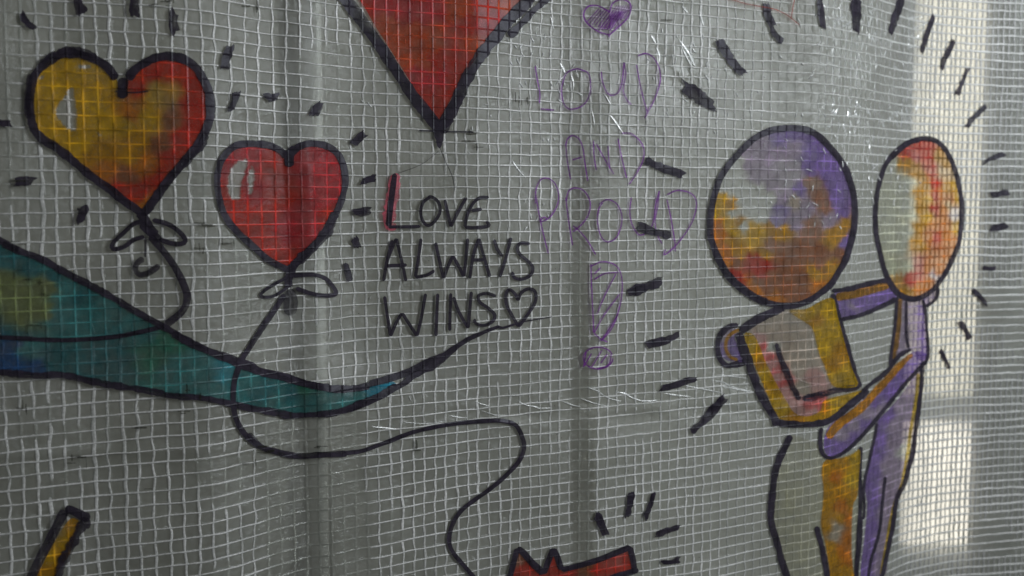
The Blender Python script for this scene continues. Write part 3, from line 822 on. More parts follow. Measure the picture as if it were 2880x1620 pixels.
# ---- LOVE ALWAYS WINS
def word(name, strokes, w, col, mat, label, alpha=1.0, taper=.8, ragged=.12, var=.25):
    o = Ink()
    for s in strokes:
        st = isinstance(s, tuple)
        o.stroke(s[0] if st else s, w * (s[1] if st else 1), col, alpha, .0021, ragged, False, taper, var)
    return o.build(name, mat, sheet_thing, label)
o = Ink()
o.stroke(F_([(1062, -140), (1045, -60), (1025, 60), (1005, 180), (998, 260), (1060, 250)]), 30, (.75, .13, .20), .5, .0018, .6)
wd = o
love = [(F_([(1048, -140, .8), (1035, -40), (1015, 110), (1000, 258)]), 1.75), F_([(1000, 262), (1120, 262), (1240, 260)]),
        F_([(1295, 38), (1330, 40), (1378, 80), (1388, 150), (1350, 220), (1300, 252), (1260, 220), (1243, 150), (1262, 80), (1315, 35)]),
        F_([(1425, 58), (1448, 160), (1470, 262)]), F_([(1470, 262), (1520, 160), (1588, 40)]),
        F_([(1758, 40), (1690, 45), (1635, 90), (1592, 180), (1576, 265)]), F_([(1576, 265), (1660, 268), (1755, 255), (1738, 218)]), F_([(1625, 140), (1705, 130)])]
for s in love:
    st = isinstance(s, tuple); o.stroke(s[0] if st else s, 9.5 * (s[1] if st else 1))
o.build("lettering", M_MARK, sheet_thing, "black marker word LOVE with a pink edged L")
word("lettering", [F_([(1028, 362), (990, 520), (962, 670)]), F_([(1060, 350), (1020, 440), (990, 520)]), F_([(1060, 350), (1100, 520), (1132, 672)]), F_([(985, 555), (1138, 550)]),
    F_([(1245, 350), (1225, 500), (1203, 642)]), F_([(1203, 642), (1290, 625), (1348, 592)]),
    F_([(1355, 380), (1385, 520), (1415, 650)]), F_([(1415, 650), (1450, 560), (1485, 480)]), F_([(1485, 480), (1530, 560), (1568, 638)]), F_([(1568, 638), (1585, 500), (1597, 350)]),
    F_([(1682, 350), (1640, 480), (1612, 652)]), F_([(1682, 350), (1725, 500), (1765, 640)]), F_([(1640, 512), (1722, 510)]),
    F_([(1797, 358), (1822, 430), (1862, 488)]), F_([(1925, 342), (1890, 480), (1840, 642)]),
    G_([(135, 390), (70, 385), (40, 420), (60, 470), (120, 520), (157, 570), (140, 625), (80, 655), (20, 645), (0, 600)])], 9.5, BLACK, M_MARK, "black marker word ALWAYS")
word("lettering", [F_([(970, 785), (990, 920), (1015, 1085)]), F_([(1015, 1085), (1060, 980), (1102, 912)]), F_([(1102, 912), (1160, 1000), (1215, 1085)]), F_([(1215, 1085), (1245, 960), (1280, 765)]),
    F_([(1372, 765), (1365, 900), (1358, 1085)]), F_([(1470, 762), (1465, 900), (1462, 1045)]), F_([(1490, 790), (1530, 900), (1602, 1025)]), F_([(1602, 1025), (1612, 900), (1626, 750)]),
    F_([(1812, 785), (1740, 763), (1680, 782), (1690, 830), (1760, 880), (1803, 930), (1780, 980), (1720, 1005), (1660, 990), (1648, 955)]),
    G_([(45, 818), (25, 770), (-20, 735), (-45, 770), (-40, 850), (0, 930), (50, 1015)]), G_([(45, 818), (70, 760), (120, 730), (167, 742), (182, 790), (165, 850), (110, 935), (50, 1015)])], 9.5, BLACK, M_MARK, "black marker word WINS with a small heart")

# ---- LOUD AND PROUD ! in purple pen
PP = (.24, .045, .36)
o = Ink()
for s in [[(735, 92), (700, 72), (640, 45), (580, 50), (545, 92), (545, 140), (580, 190), (650, 240), (735, 268)],
          [(735, 100), (760, 30), (820, 0), (880, 18), (897, 70), (870, 140), (800, 210), (735, 268), (738, 285)]]:
    o.stroke(C_(s), 4.6, PP)
for k in range(9):
    x = 560 + k * 22
    o.stroke(C_([(x, 175 + k * 8), (x + 50, 120 + k * 4), (x + 95, 70 + k * 2)]), 3.4, PP, .8)
for k in range(15):
    x = 730 + (k % 8) * 17; y = 30 + (k // 8) * 70
    o.stroke(C_([(x, 150 + y * .5 - (k % 8) * 9), (x + 40, 60 + y * .6), (x + 62, 20 + y * .7)]), 4.2, PP, .45)
for k in range(6):
    o.stroke(C_([(650 + k * 25, 235 - k * 4), (700 + k * 22, 170), (760 + k * 16, 110)]), 4, PP, .6)
o.build("pen_heart", M_PEN, sheet_thing, "small purple hatched heart above the purple words")
word("lettering", [C_([(175, 500), (195, 620), (210, 700), (208, 782)]), C_([(215, 822), (320, 832)]),
    C_([(500, 518), (430, 540), (395, 590), (375, 680), (390, 780), (440, 825), (530, 800), (585, 720), (592, 620), (570, 550), (490, 518)]),
    C_([(675, 540), (682, 610), (710, 690), (750, 720), (800, 700), (832, 620), (845, 470)]), C_([(845, 470), (858, 560), (840, 680), (870, 760), (902, 790)]),
    C_([(940, 490), (960, 600), (990, 740), (1022, 845)]), C_([(950, 425), (1010, 405), (1070, 440), (1112, 520), (1118, 620), (1080, 740), (1030, 840), (1000, 895)])], 4.2, PP, M_PEN, "thin purple pen word LOUD", .85)
word("lettering", [C_([(405, 1085), (415, 1200), (442, 1355)]), C_([(405, 1100), (420, 1050), (455, 1025), (505, 1050), (535, 1120), (548, 1210), (572, 1368)]), C_([(455, 1208), (530, 1185)]),
    C_([(615, 1060), (620, 1180), (637, 1285)]), C_([(635, 1085), (700, 1200), (768, 1315)]), C_([(725, 1100), (730, 1200), (738, 1275)]),
    C_([(800, 1045), (830, 1200), (866, 1345)]), C_([(830, 1005), (900, 1010), (970, 1070), (997, 1140), (985, 1220), (940, 1310), (885, 1392)])], 4.2, PP, M_PEN, "thin purple pen word AND", .85)
word("lettering", [G_([(180, 20), (205, 170), (240, 330), (275, 465)]), G_([(178, 90), (180, -10), (210, -85), (260, -105), (320, -70), (350, 10), (345, 90), (310, 160), (265, 205), (215, 222), (240, 190), (268, 205)]),
    G_([(405, 40), (425, 200), (457, 402)]), G_([(410, 70), (425, 0), (470, -30), (540, -10), (588, 70), (580, 160), (530, 240), (460, 300)]), G_([(460, 255), (510, 295), (575, 375), (632, 472)]),
    G_([(660, 90), (720, 58), (790, 90), (827, 170), (822, 260), (785, 345), (720, 375), (670, 330), (645, 220), (655, 130), (685, 80)]),
    G_([(900, 40), (890, 150), (908, 250), (960, 322), (1020, 300), (1065, 230), (1085, 100), (1112, -10)]), G_([(1112, -10), (1100, 100), (1080, 230), (1100, 330), (1132, 390)]),
    G_([(1168, 55), (1200, 200), (1230, 390), (1232, 450)]), G_([(1170, 20), (1250, -12), (1350, 10), (1392, 80), (1370, 200), (1310, 310), (1220, 420), (1150, 472), (1160, 430)])], 4.2, PP, M_PEN, "thin purple pen word PROUD", .85)
dot = [(650 + 112 * math.cos(t * .35) , 1250 + 82 * math.sin(t * .35)) for t in range(18)]
word("lettering", [G_([(595, 540), (600, 700), (610, 900), (617, 1062)]), G_([(595, 560), (680, 525), (770, 545), (815, 600), (832, 700), (820, 830), (780, 970), (730, 1060), (670, 1122)]), G_([(620, 1062), (660, 1100), (722, 1130)]),
    G_([(620, 620), (672, 568)]), G_([(620, 660), (700, 615), (800, 605)]), G_([(785, 615), (710, 760), (640, 920)]), G_([(812, 770), (700, 920), (620, 1060)]), G_([(800, 920), (740, 1020), (680, 1112)]),
    G_(dot), G_([(545, 1310), (600, 1215)]), G_([(600, 1320), (680, 1190)]), G_([(670, 1290), (720, 1220)]), G_([(560, 1200), (540, 1320)]), G_([(750, 1215), (730, 1300), (650, 1330)])], 4.2, PP, M_PEN, "tall hatched purple pen exclamation mark", .85)
o = Ink()
for s in [[(1600, -10), (1680, 5), (1760, 30), (1880, 52)], [(1880, 52), (1990, 75), (2080, 120), (2170, 190)], [(2135, -20), (2120, 60), (2105, 150)]]:
    o.stroke(C_(s), 3.0, (.45, .07, .04), .8)
o.build("pen_scrawl", M_PEN, sheet_thing, "thin red pen scrawl at the top edge")

# ---- the two embracing figures
o = Ink()
head1 = Z1([(155, 1300), (155, 1100), (180, 920), (220, 770), (270, 640), (340, 530), (430, 420), (530, 310), (640, 210), (760, 140), (900, 97), (1050, 82), (1200, 92), (1330, 140), (1430, 220), (1530, 330), (1620, 440), (1690, 560), (1740, 700), (1775, 830), (1790, 1000), (1785, 1150), (1765, 1300)]) + \
        Z2([(1768, 80), (1730, 220), (1680, 370), (1600, 510), (1520, 640), (1400, 740), (1260, 830), (1100, 880), (950, 880), (800, 850), (660, 790), (540, 710), (430, 620), (340, 520), (270, 400), (210, 270), (170, 150)])
def z1(x, y): return Z1([(x, y)])[0]
def z2(x, y): return Z2([(x, y)])[0]
ctrl = [(*z1(600, 350), LIL, .6), (*z1(620, 520), LIL, .6), (*z1(750, 250), LIL, .7), (*z1(900, 200), PUR, .65), (*z1(1100, 160), PUR, .75), (*z1(1300, 200), PUR, .8), (*z1(900, 380), LIL, .75), (*z1(1100, 300), LIL, .7), (*z1(1300, 350), PUR, .8), (*z1(1450, 420), PUR, .85),
        (*z1(700, 640), LIL, .55), (*z1(1000, 520), LIL, .42), (*z1(1080, 600), LIL, .35), (*z1(850, 720), LIL, .55), (*z1(1000, 760), LIL, .4), (*z1(1300, 520), PUR, .85), (*z1(1500, 600), PUR, .9), (*z1(1600, 750), PUR, .85), (*z1(1300, 700), BRN, .55), (*z1(1380, 860), BRN, .75),
        (*z1(1150, 780), PUR, .7), (*z1(1000, 880), LIL, .7), (*z1(950, 1000), PUR, .55), (*z1(1100, 900), SAND, .7), (*z1(1250, 1000), LIL, .75), (*z1(1450, 980), BRN, .7), (*z1(1600, 900), PUR, .8), (*z1(1650, 1060), PUR, .8), (*z1(900, 1130), PUR, .4), (*z1(1100, 1150), LIL, .75), (*z1(1300, 1200), BRN, .55), (*z1(1670, 1130), OCH, .8), (*z1(1600, 1270), OCH, .8), (*z1(1500, 1100), LIL, .75),
        (*z1(420, 600), CLR, 0), (*z1(350, 750), CLR, 0), (*z1(500, 850), CLR, 0), (*z1(650, 780), CLR, 0), (*z1(800, 900), CLR, 0), (*z1(600, 1000), CLR, 0), (*z1(750, 1080), CLR, 0), (*z1(430, 1060), CLR, .1), (*z1(560, 1200), CLR, .15), (*z1(420, 480), CLR, 0),
        (*z1(300, 860), YEL, .85), (*z1(390, 940), OCH, .8), (*z1(230, 1000), YEL, .85), (*z1(330, 1010), YEL, .6), (*z1(480, 1110), OCH, .7), (*z1(230, 1180), ORG, .8), (*z1(350, 1150), YEL, .7), (*z1(450, 1250), YEL, .8), (*z1(620, 1200), YEL, .7), (*z1(700, 1260), YEL, .8), (*z1(850, 1210), OCH, .8), (*z1(1000, 1250), OCH, .85), (*z1(950, 1330), OCH, .8),
        (*z2(280, 80), ORG, .85), (*z2(400, 120), OCH, .85), (*z2(600, 130), YEL, .75), (*z2(300, 250), ORG, .8), (*z2(500, 260), OCH, .85), (*z2(780, 290), OCH, .85), (*z2(850, 200), BRN, .6), (*z2(1000, 200), BRN, .7), (*z2(350, 420), ORG, .8), (*z2(450, 400), BRN, .8), (*z2(430, 530), RED, .9),
        (*z2(650, 400), RED, .75), (*z2(780, 420), RED, .85), (*z2(700, 520), RED, .7), (*z2(850, 560), BRN, .85), (*z2(1000, 350), BRN, .85), (*z2(1150, 250), BRN, .8), (*z2(1300, 80), BRN, .6), (*z2(1400, 300), BRN, .85), (*z2(1400, 400), BRN, .7), (*z2(1550, 150), OCH, .75), (*z2(1700, 180), PUR, .7), (*z2(1600, 300), BRN, .8), (*z2(1550, 450), OCH, .8), (*z2(1350, 520), OCH, .8),
        (*z2(1200, 550), BRN, .95), (*z2(600, 650), ORG, .8), (*z2(700, 620), BRN, .7), (*z2(800, 700), BRN, .8), (*z2(1000, 700), BRN, .9), (*z2(1200, 750), BRN, .85), (*z2(900, 790), ORG, .9), (*z2(1350, 680), ORG, .85), (*z2(700, 740), ORG, .9), (*z2(1150, 830), BRN, .8), (*z2(540, 680), RED, .9)]
o.wash(head1, ctrl, warp=13, wscale=13, sharp=3.8, step=4.2)
# torso and near arm
body1 = Z3([(420, 370), (640, 220), (860, 115), (1080, 110), (1250, 20), (1380, 0), (1430, 200), (1510, 500), (1590, 780), (1660, 960), (1720, 1040), (1600, 1170), (1420, 1300), (1290, 1365), (1100, 1390), (900, 1385), (750, 1330), (640, 1090), (540, 860), (440, 620), (375, 450)])
def z3(x, y): return Z3([(x, y)])[0]
ctrl = [(*z3(x, y), SAND, a) for x, y, a in [(700, 250, .5), (850, 180, .45), (600, 340, .6), (700, 420, .7), (850, 300, .6), (1000, 400, .55), (900, 500, .7), (1100, 550, .5), (900, 640, .65), (1150, 700, .55), (1000, 780, .6), (1050, 1000, .5), (1050, 260, .45), (1250, 500, .2), (1300, 300, .2), (1400, 800, .2), (450, 500, .15), (600, 800, .2), (800, 1250, .2), (1450, 1150, .2)]] + \
       [(*z3(x, y), PNK, a) for x, y, a in [(1150, 880, .6), (1200, 1000, .5), (560, 460, .55), (620, 600, .8), (700, 740, .8), (780, 880, .8), (860, 1020, .75), (940, 1150, .7), (1150, 1270, .75), (1000, 1280, .6)]] + \
       [(*z3(x, y), (.70, .12, .12), .75) for x, y in [(600, 540), (660, 650), (740, 800), (840, 950), (1130, 1210), (1220, 1190)]] + [(*z3(680, 550), CLR, .1)]
o.wash(body1, ctrl, warp=5, wscale=12, sharp=4)
YL2 = (.60, .38, .020)
o.wash(Z3([(890, 128), (1080, 112), (1250, 20), (1385, 0), (1435, 200), (1515, 500), (1595, 780), (1655, 980), (1420, 1000), (1340, 920), (1290, 770), (1235, 650), (1190, 490), (1150, 340), (1075, 270), (960, 200)]),
       [(*z3(x, y), c, a) for x, y, c, a in [(1000, 160, YL2, .6), (1150, 150, YL2, .8), (1300, 100, YL2, .9), (1200, 230, OCH, .75), (1350, 250, YL2, .9), (1250, 380, YL2, .8), (1420, 400, YL2, .9), (1300, 560, YL2, .9), (1450, 600, OCH, .9), (1400, 750, OCH, .9), (1500, 850, YL2, .9), (1400, 930, YL2, .75), (1580, 950, YL2, .9)]], off=.0017, warp=6, wscale=10)
o.wash(Z3([(375, 400), (470, 400), (545, 520), (605, 680), (690, 860), (770, 1010), (850, 1150), (950, 1290), (1100, 1325), (1240, 1260), (1280, 1150), (1500, 1085), (1730, 1035), (1600, 1170), (1420, 1300), (1290, 1365), (1100, 1390), (900, 1385), (750, 1330), (640, 1090), (540, 860), (440, 620)]),
       [(*z3(x, y), c, .9) for x, y, c in [(430, 450, YL2), (500, 640, YL2), (620, 860, YL2), (700, 1050, YL2), (820, 1220, YL2), (950, 1340, OCH), (1150, 1360, YL2), (1300, 1270, YL2), (1450, 1150, YL2), (1600, 1090, YL2), (560, 740, OCH)]], off=.0017, warp=6, wscale=10)
# legs
leg1 = Z6([(480, -140), (410, 60), (350, 250), (310, 500), (290, 750), (350, 1000), (420, 1250), (480, 1449), (540, 1560), (1225, 1560), (1235, 1200), (1250, 900), (1265, 600), (1285, 300), (1290, 20), (1180, 50), (1000, 110), (880, 100), (780, -60)])
def z6(x, y): return Z6([(x, y)])[0]
OLG = (.44, .42, .24)
ctrl = [(*z6(x, y), OLG, a) for x, y, a in [(500, 100, .2), (450, 350, .3), (620, 350, .26), (420, 600, .34), (600, 550, .3), (400, 850, .3), (600, 800, .34), (700, 1000, .3), (480, 1050, .3), (600, 1250, .3), (550, 1400, .3), (750, 1300, .25), (700, 200, .2), (650, 1500, .3)]] 
o.wash(leg1, ctrl, warp=6, wscale=10)
o.wash(Z6([(900, 130), (1050, 112), (1200, 62), (1285, 20), (1272, 300), (1252, 540), (1205, 640), (1190, 900), (1190, 1200), (1212, 1400), (1220, 1560), (985, 1560), (930, 1300), (885, 1050), (842, 860), (862, 650), (872, 450), (850, 250)]),
       [(*z6(x, y), c, .92) for x, y, c in [(960, 170, OCH), (900, 260, OCH), (1100, 150, OCH), (1220, 130, YL2), (1000, 320, ORG), (1200, 350, YL2), (920, 420, OCH), (1100, 480, OCH), (920, 600, OCH), (1080, 640, ORG), (1180, 600, OCH), (900, 750, OCH), (1050, 800, OCH), (1150, 800, ORG), (930, 900, OCH), (1150, 1000, ORG), (950, 1100, OCH), (1100, 1150, ORG), (980, 1250, OCH), (1150, 1250, ORG), (1000, 1400, OCH), (1130, 1400, OCH), (1080, 1540, OCH)]] + [(*z6(1030, 880), SAND, .45), (*z6(1000, 985), SAND, .45)], off=.0017, warp=7, wscale=9)
hand1 = Z3([(320, 345), (220, 345), (140, 410), (100, 500), (110, 620), (170, 690), (270, 710), (375, 700), (320, 560), (265, 430)])
o.wash(hand1, [(*z3(120, 560), PUR, .6), (*z3(230, 500), PUR, .75), (*z3(270, 600), PUR, .75), (*z3(200, 690), PUR, .5), (*z3(150, 440), LIL, .5)], warp=5)
o.stroke(Z3([(320, 345), (230, 395), (175, 470), (170, 570), (215, 650), (300, 690)]), 10, OCH, .8, .0018)
f1 = o.build("painted_figure", M_PAINT, sheet_thing, "painted figure seen from behind, purple and orange head, yellow body and arm")
o = Ink()
o.stroke(head1, 18.5, closed=True, ragged=.18)
o.stroke(Z2([(200, 260), (270, 400), (340, 520), (430, 620), (540, 710), (660, 790), (800, 850)]), 22, alpha=.9)
o.stroke(Z3([(830, 90), (700, 150), (600, 195), (500, 245), (420, 300), (330, 370)]), 25, ragged=.3)
o.stroke(Z3([(310, 380), (350, 520), (400, 650), (460, 820), (530, 1000), (620, 1180), (700, 1320), (760, 1430)]), 24, ragged=.3)
o.stroke(Z3([(720, 1390), (900, 1415), (1100, 1420), (1290, 1390), (1420, 1325), (1550, 1215), (1680, 1110), (1780, 1030)]), 19, ragged=.4)
o.stroke(Z3([(740, 500), (780, 640), (850, 820), (920, 980), (1005, 1140)]), 17, alpha=.85, ragged=.5, var=.5)
o.stroke(Z3([(1030, 1130), (1150, 1110), (1300, 1070), (1450, 1030), (1680, 995)]), 18, ragged=.4)
o.stroke(Z3([(1375, -60), (1400, 60), (1440, 190), (1500, 400), (1570, 640), (1620, 820), (1690, 1000)]), 16, ragged=.3)
o.stroke(Z3([(310, 300), (220, 308), (130, 375), (80, 480), (75, 590), (110, 690), (180, 752), (270, 742), (390, 715)]), 16, ragged=.4)
o.stroke(Z6([(500, -150), (430, 0), (370, 120), (320, 290), (300, 450), (282, 620), (275, 800), (310, 950), (360, 1120), (400, 1280), (460, 1449), (510, 1560)]), 19, ragged=.25)
o.stroke(Z6([(790, 880), (820, 1000), (860, 1150), (890, 1300), (915, 1449), (930, 1560)]), 17, ragged=.25)
o.stroke(Z6([(1292, -20), (1285, 250), (1288, 450), (1290, 650), (1270, 900), (1255, 1150), (1245, 1300), (1235, 1560)]), 11, ragged=.25)
o.build("outline", M_MARK, f1)

o = Ink()
head2 = Z7([(250, 1100), (255, 950), (275, 800), (310, 650), (350, 530), (410, 430), (490, 345), (590, 262), (700, 215), (820, 198), (930, 225), (1010, 285), (1070, 370), (1120, 470), (1160, 580), (1190, 700), (1215, 830), (1230, 960), (1230, 1100), (1215, 1250), (1190, 1400)]) + \
        Z4([(1650, -120), (1570, 30), (1510, 140), (1430, 250), (1350, 330), (1250, 385), (1150, 400), (1050, 375), (960, 310), (890, 200), (840, 80), (810, -20)]) + Z7([(265, 1300)])
head2 = [p for i, p in enumerate(head2) if i != 21]
def z7(x, y): return Z7([(x, y)])[0]
def z4(x, y): return Z4([(x, y)])[0]
PCR = (.68, .70, .48)
ctrl = [(*z7(x, y), PCR, a) for x, y, a in [(400, 560, .1), (400, 800, .22), (550, 750, .18), (400, 1050, .22), (600, 950, .22), (400, 1300, .28), (600, 1250, .28), (650, 700, .2), (500, 1400, .3), (660, 1050, .3), (480, 480, .06)]] + \
       [(*z7(x, y), c, a) for x, y, c, a in [(600, 380, RED, .75), (750, 300, RED, .9), (850, 280, RED, .9), (700, 400, CRIM, .75), (520, 480, OCH, .75), (690, 560, OCH, .7), (620, 470, OCH, .75), (850, 420, RED, .8), (900, 550, RED, .7), (760, 620, OCH, .8), (960, 420, OCH, .75), (1050, 480, OCH, .75), (1020, 560, OCH, .4), (1080, 640, OCH, .45), (750, 800, OCH, .97), (760, 1000, OCH, .97), (750, 1200, OCH, .97), (740, 1380, OCH, .9),
        (830, 760, OCH, .75), (860, 900, YEL, .8), (850, 1100, YEL, .85), (860, 1300, ORG, .8), (930, 720, RED, .9), (920, 860, RED, .85), (930, 1000, RED, .8), (930, 1150, ORG, .8), (930, 1300, RED, .8), (1000, 850, ORG, .8), (1020, 1000, ORG, .85), (1060, 760, OCH, .8), (1150, 720, YEL, .8), (1180, 880, YEL, .85), (1100, 900, ORG, .8), (1080, 950, OCH, .45), (1150, 1050, LIL, .3), (1180, 1180, YEL, .75), (1050, 1150, ORG, .8), (1050, 1300, ORG, .85), (1150, 1350, ORG, .8)]] + \
       [(*z4(x, y), c, a) for x, y, c, a in [(920, 60, PCR, .5), (1000, 200, OCH, .7), (1100, 60, PCR, .5), (1120, 200, RED, .9), (1200, 150, RED, .8), (1230, 50, RED, .6), (1330, 50, ORG, .85), (1250, 240, ORG, .85), (1350, 200, ORG, .85), (1450, 80, ORG, .8), (1400, 150, LIL, .4), (1100, 310, OCH, .9), (1250, 320, ORG, .8), (1530, 30, ORG, .7)]]
o.wash(head2, ctrl, warp=7, wscale=11, sharp=3.2, aniso=(.6, 1.8))
# upper arm across
o.wash(Z4([(275, 320), (450, 290), (650, 240), (880, 195), (930, 290), (970, 395), (750, 500), (550, 575), (345, 610), (310, 480)]),
       [(*z4(x, y), PUR, .8) for x, y in [(360, 500), (500, 470), (650, 430), (800, 380), (920, 330), (450, 560), (650, 510), (600, 330)]] + [(*z4(480, 490), LIL, .7)], warp=4, wscale=12)
o.stroke(Z4([(285, 385), (450, 358), (650, 312), (890, 238)]), 22, (.36, .19, .02), .92, .0018, .3)
# trunk
o.wash(Z4([(985, 395), (1100, 415), (1255, 405), (1290, 520), (1310, 700), (1330, 900), (1330, 1060), (1230, 1100), (1150, 1000), (1000, 1060), (920, 1110), (945, 850), (975, 600)]),
       [(*z4(x, y), LIL, .65) for x, y in [(1000, 500), (1040, 700), (1000, 900), (1150, 500), (1160, 650), (1170, 800), (1190, 950)]] + [(*z4(x, y), PUR, .8) for x, y in [(1250, 550), (1270, 750), (1260, 900), (1290, 1000), (1200, 1050)]], warp=5, wscale=12)
o.stroke(Z4([(1010, 400), (1000, 600), (985, 800), (960, 960), (935, 1080)]), 14, (.30, .16, .03), .9, .0018, .3)
def z5(x, y): return Z5([(x, y)])[0]
# lower arm with hand
o.wash(Z5([(1130, -30), (1250, -50), (1330, 0), (1300, 90), (1200, 170), (1050, 330), (900, 520), (760, 690), (620, 840), (480, 990), (380, 1090), (250, 1140), (170, 1100), (155, 950), (220, 780), (420, 640), (650, 445), (850, 245), (1010, 80)]),
       [(*z5(x, y), PUR, .85) for x, y in [(1200, 50), (1100, 150), (1000, 260), (960, 330), (880, 420), (750, 560), (620, 780), (500, 940), (300, 1080), (230, 1000), (350, 1020), (220, 1090), (1270, 60), (900, 250), (400, 720)]] + [(*z5(x, y), LIL, .7) for x, y in [(640, 640), (480, 780), (350, 900), (780, 600)]], warp=5, wscale=12)
o.stroke(Z5([(1150, -20, .5), (1010, 110, .8), (880, 255, .9), (740, 405), (600, 560), (450, 680, 1.1), (300, 790, 1.2), (195, 930, 1.0)]), 22, (.52, .24, .015), .95, .0018, .3)
# legs
o.wash(Z5([(1220, 170), (1245, 300), (1225, 550), (1195, 760), (1160, 980), (1110, 1200), (1060, 1400), (1000, 1530), (960, 1800), (930, 2000), (870, 2220), (840, 2480), (600, 2520), (570, 2400), (610, 2050), (640, 1700), (620, 1500), (660, 1250), (710, 1000), (750, 760), (900, 590), (1050, 410)]),
       [(*z5(x, y), PUR, .85) for x, y in [(850, 700), (780, 900), (740, 1100), (700, 1300), (680, 1500), (690, 1700), (660, 1950), (650, 2150), (620, 2350), (600, 2500), (900, 640), (820, 1000)]] + [(*z5(x, y), LIL, .75) for x, y in [(1000, 600), (1100, 420), (950, 800), (1050, 750), (900, 1000), (1000, 1000), (880, 1250), (960, 1250), (880, 1500), (950, 1450), (860, 1750), (880, 1950), (800, 2150), (780, 2400)]] + [(*z5(1050, 1050), CLR, .35)], warp=7, wscale=14, sharp=3.2, aniso=(.6, 1.6))
o.stroke(Z5([(1222, 200), (1200, 450), (1160, 700), (1125, 900), (1100, 1100), (1065, 1300), (1035, 1449), (960, 1650), (910, 1850), (870, 2080), (830, 2300), (800, 2480)]), 10, (.55, .40, .05), .85, .0018)
o.wash(Z4([(1265, 400), (1340, 340), (1410, 290), (1435, 340), (1405, 420), (1340, 465), (1295, 480)]), [(*z4(1350, 400), LIL, .7), (*z4(1300, 420), PUR, .7)], warp=3)
f2 = o.build("painted_figure", M_PAINT, sheet_thing, "slim purple painted figure with orange egg-shaped head reaching round the other")
o = Ink()
o.stroke(head2, 14, closed=True, ragged=.2)
o.stroke(Z7([(420, 430), (520, 330), (640, 245), (760, 210)]), 15)
o.stroke(Z4([(880, 190), (960, 310), (1050, 380), (1150, 405), (1260, 390)]), 17)
o.stroke(Z4([(240, 312), (450, 285), (650, 232), (890, 185)]), 14, ragged=.4)
o.stroke(Z4([(345, 635), (550, 592), (750, 512), (970, 405)]), 13, ragged=.4)
o.stroke(Z4([(980, 380), (965, 600), (945, 800), (915, 1000), (900, 1160)]), 9)
o.stroke(Z4([(1085, 430), (1085, 650), (1090, 850), (1110, 960)]), 8.5)
o.stroke(Z4([(1140, 970), (1000, 1050), (920, 1150), (870, 1215), (760, 1310), (650, 1390)]) + Z5([(500, 500), (330, 640), (170, 770)]), 12, alpha=.9, ragged=.4)
o.stroke(Z4([(1265, 410), (1295, 500), (1308, 650), (1325, 850), (1335, 1000), (1318, 1090), (1260, 1160)]), 8.5, ragged=.4)
o.stroke(Z4([(1430, 250), (1438, 330), (1412, 410), (1350, 462), (1295, 492)]), 10, ragged=.4)
o.stroke(Z5([(1310, 60), (1200, 175), (1060, 330), (930, 490), (800, 650), (650, 830), (500, 990), (380, 1090), (250, 1152), (160, 1130), (118, 1050), (112, 920), (125, 810)]), 11.5, ragged=.3)
o.stroke(Z5([(1262, 110), (1258, 300), (1236, 500), (1212, 700), (1190, 850), (1172, 1000), (1145, 1150), (1100, 1300), (1062, 1449), (1000, 1560), (960, 1700), (935, 1900), (905, 2050), (870, 2230), (830, 2400), (805, 2520)]), 13.5, ragged=.3)
o.stroke(Z5([(752, 760), (730, 900), (690, 1070), (650, 1250), (615, 1400), (600, 1540), (610, 1700), (600, 1850)]), 8)
o.stroke(Z6([(1290, 760), (1285, 950), (1270, 1150), (1250, 1320), (1235, 1560)]), 14, alpha=.95)
o.stroke(Z6([(1572, 320), (1550, 500), (1530, 700), (1510, 900), (1460, 1100), (1412, 1250), (1380, 1449), (1360, 1560)]), 8.5)
o.build("outline", M_MARK, f2)

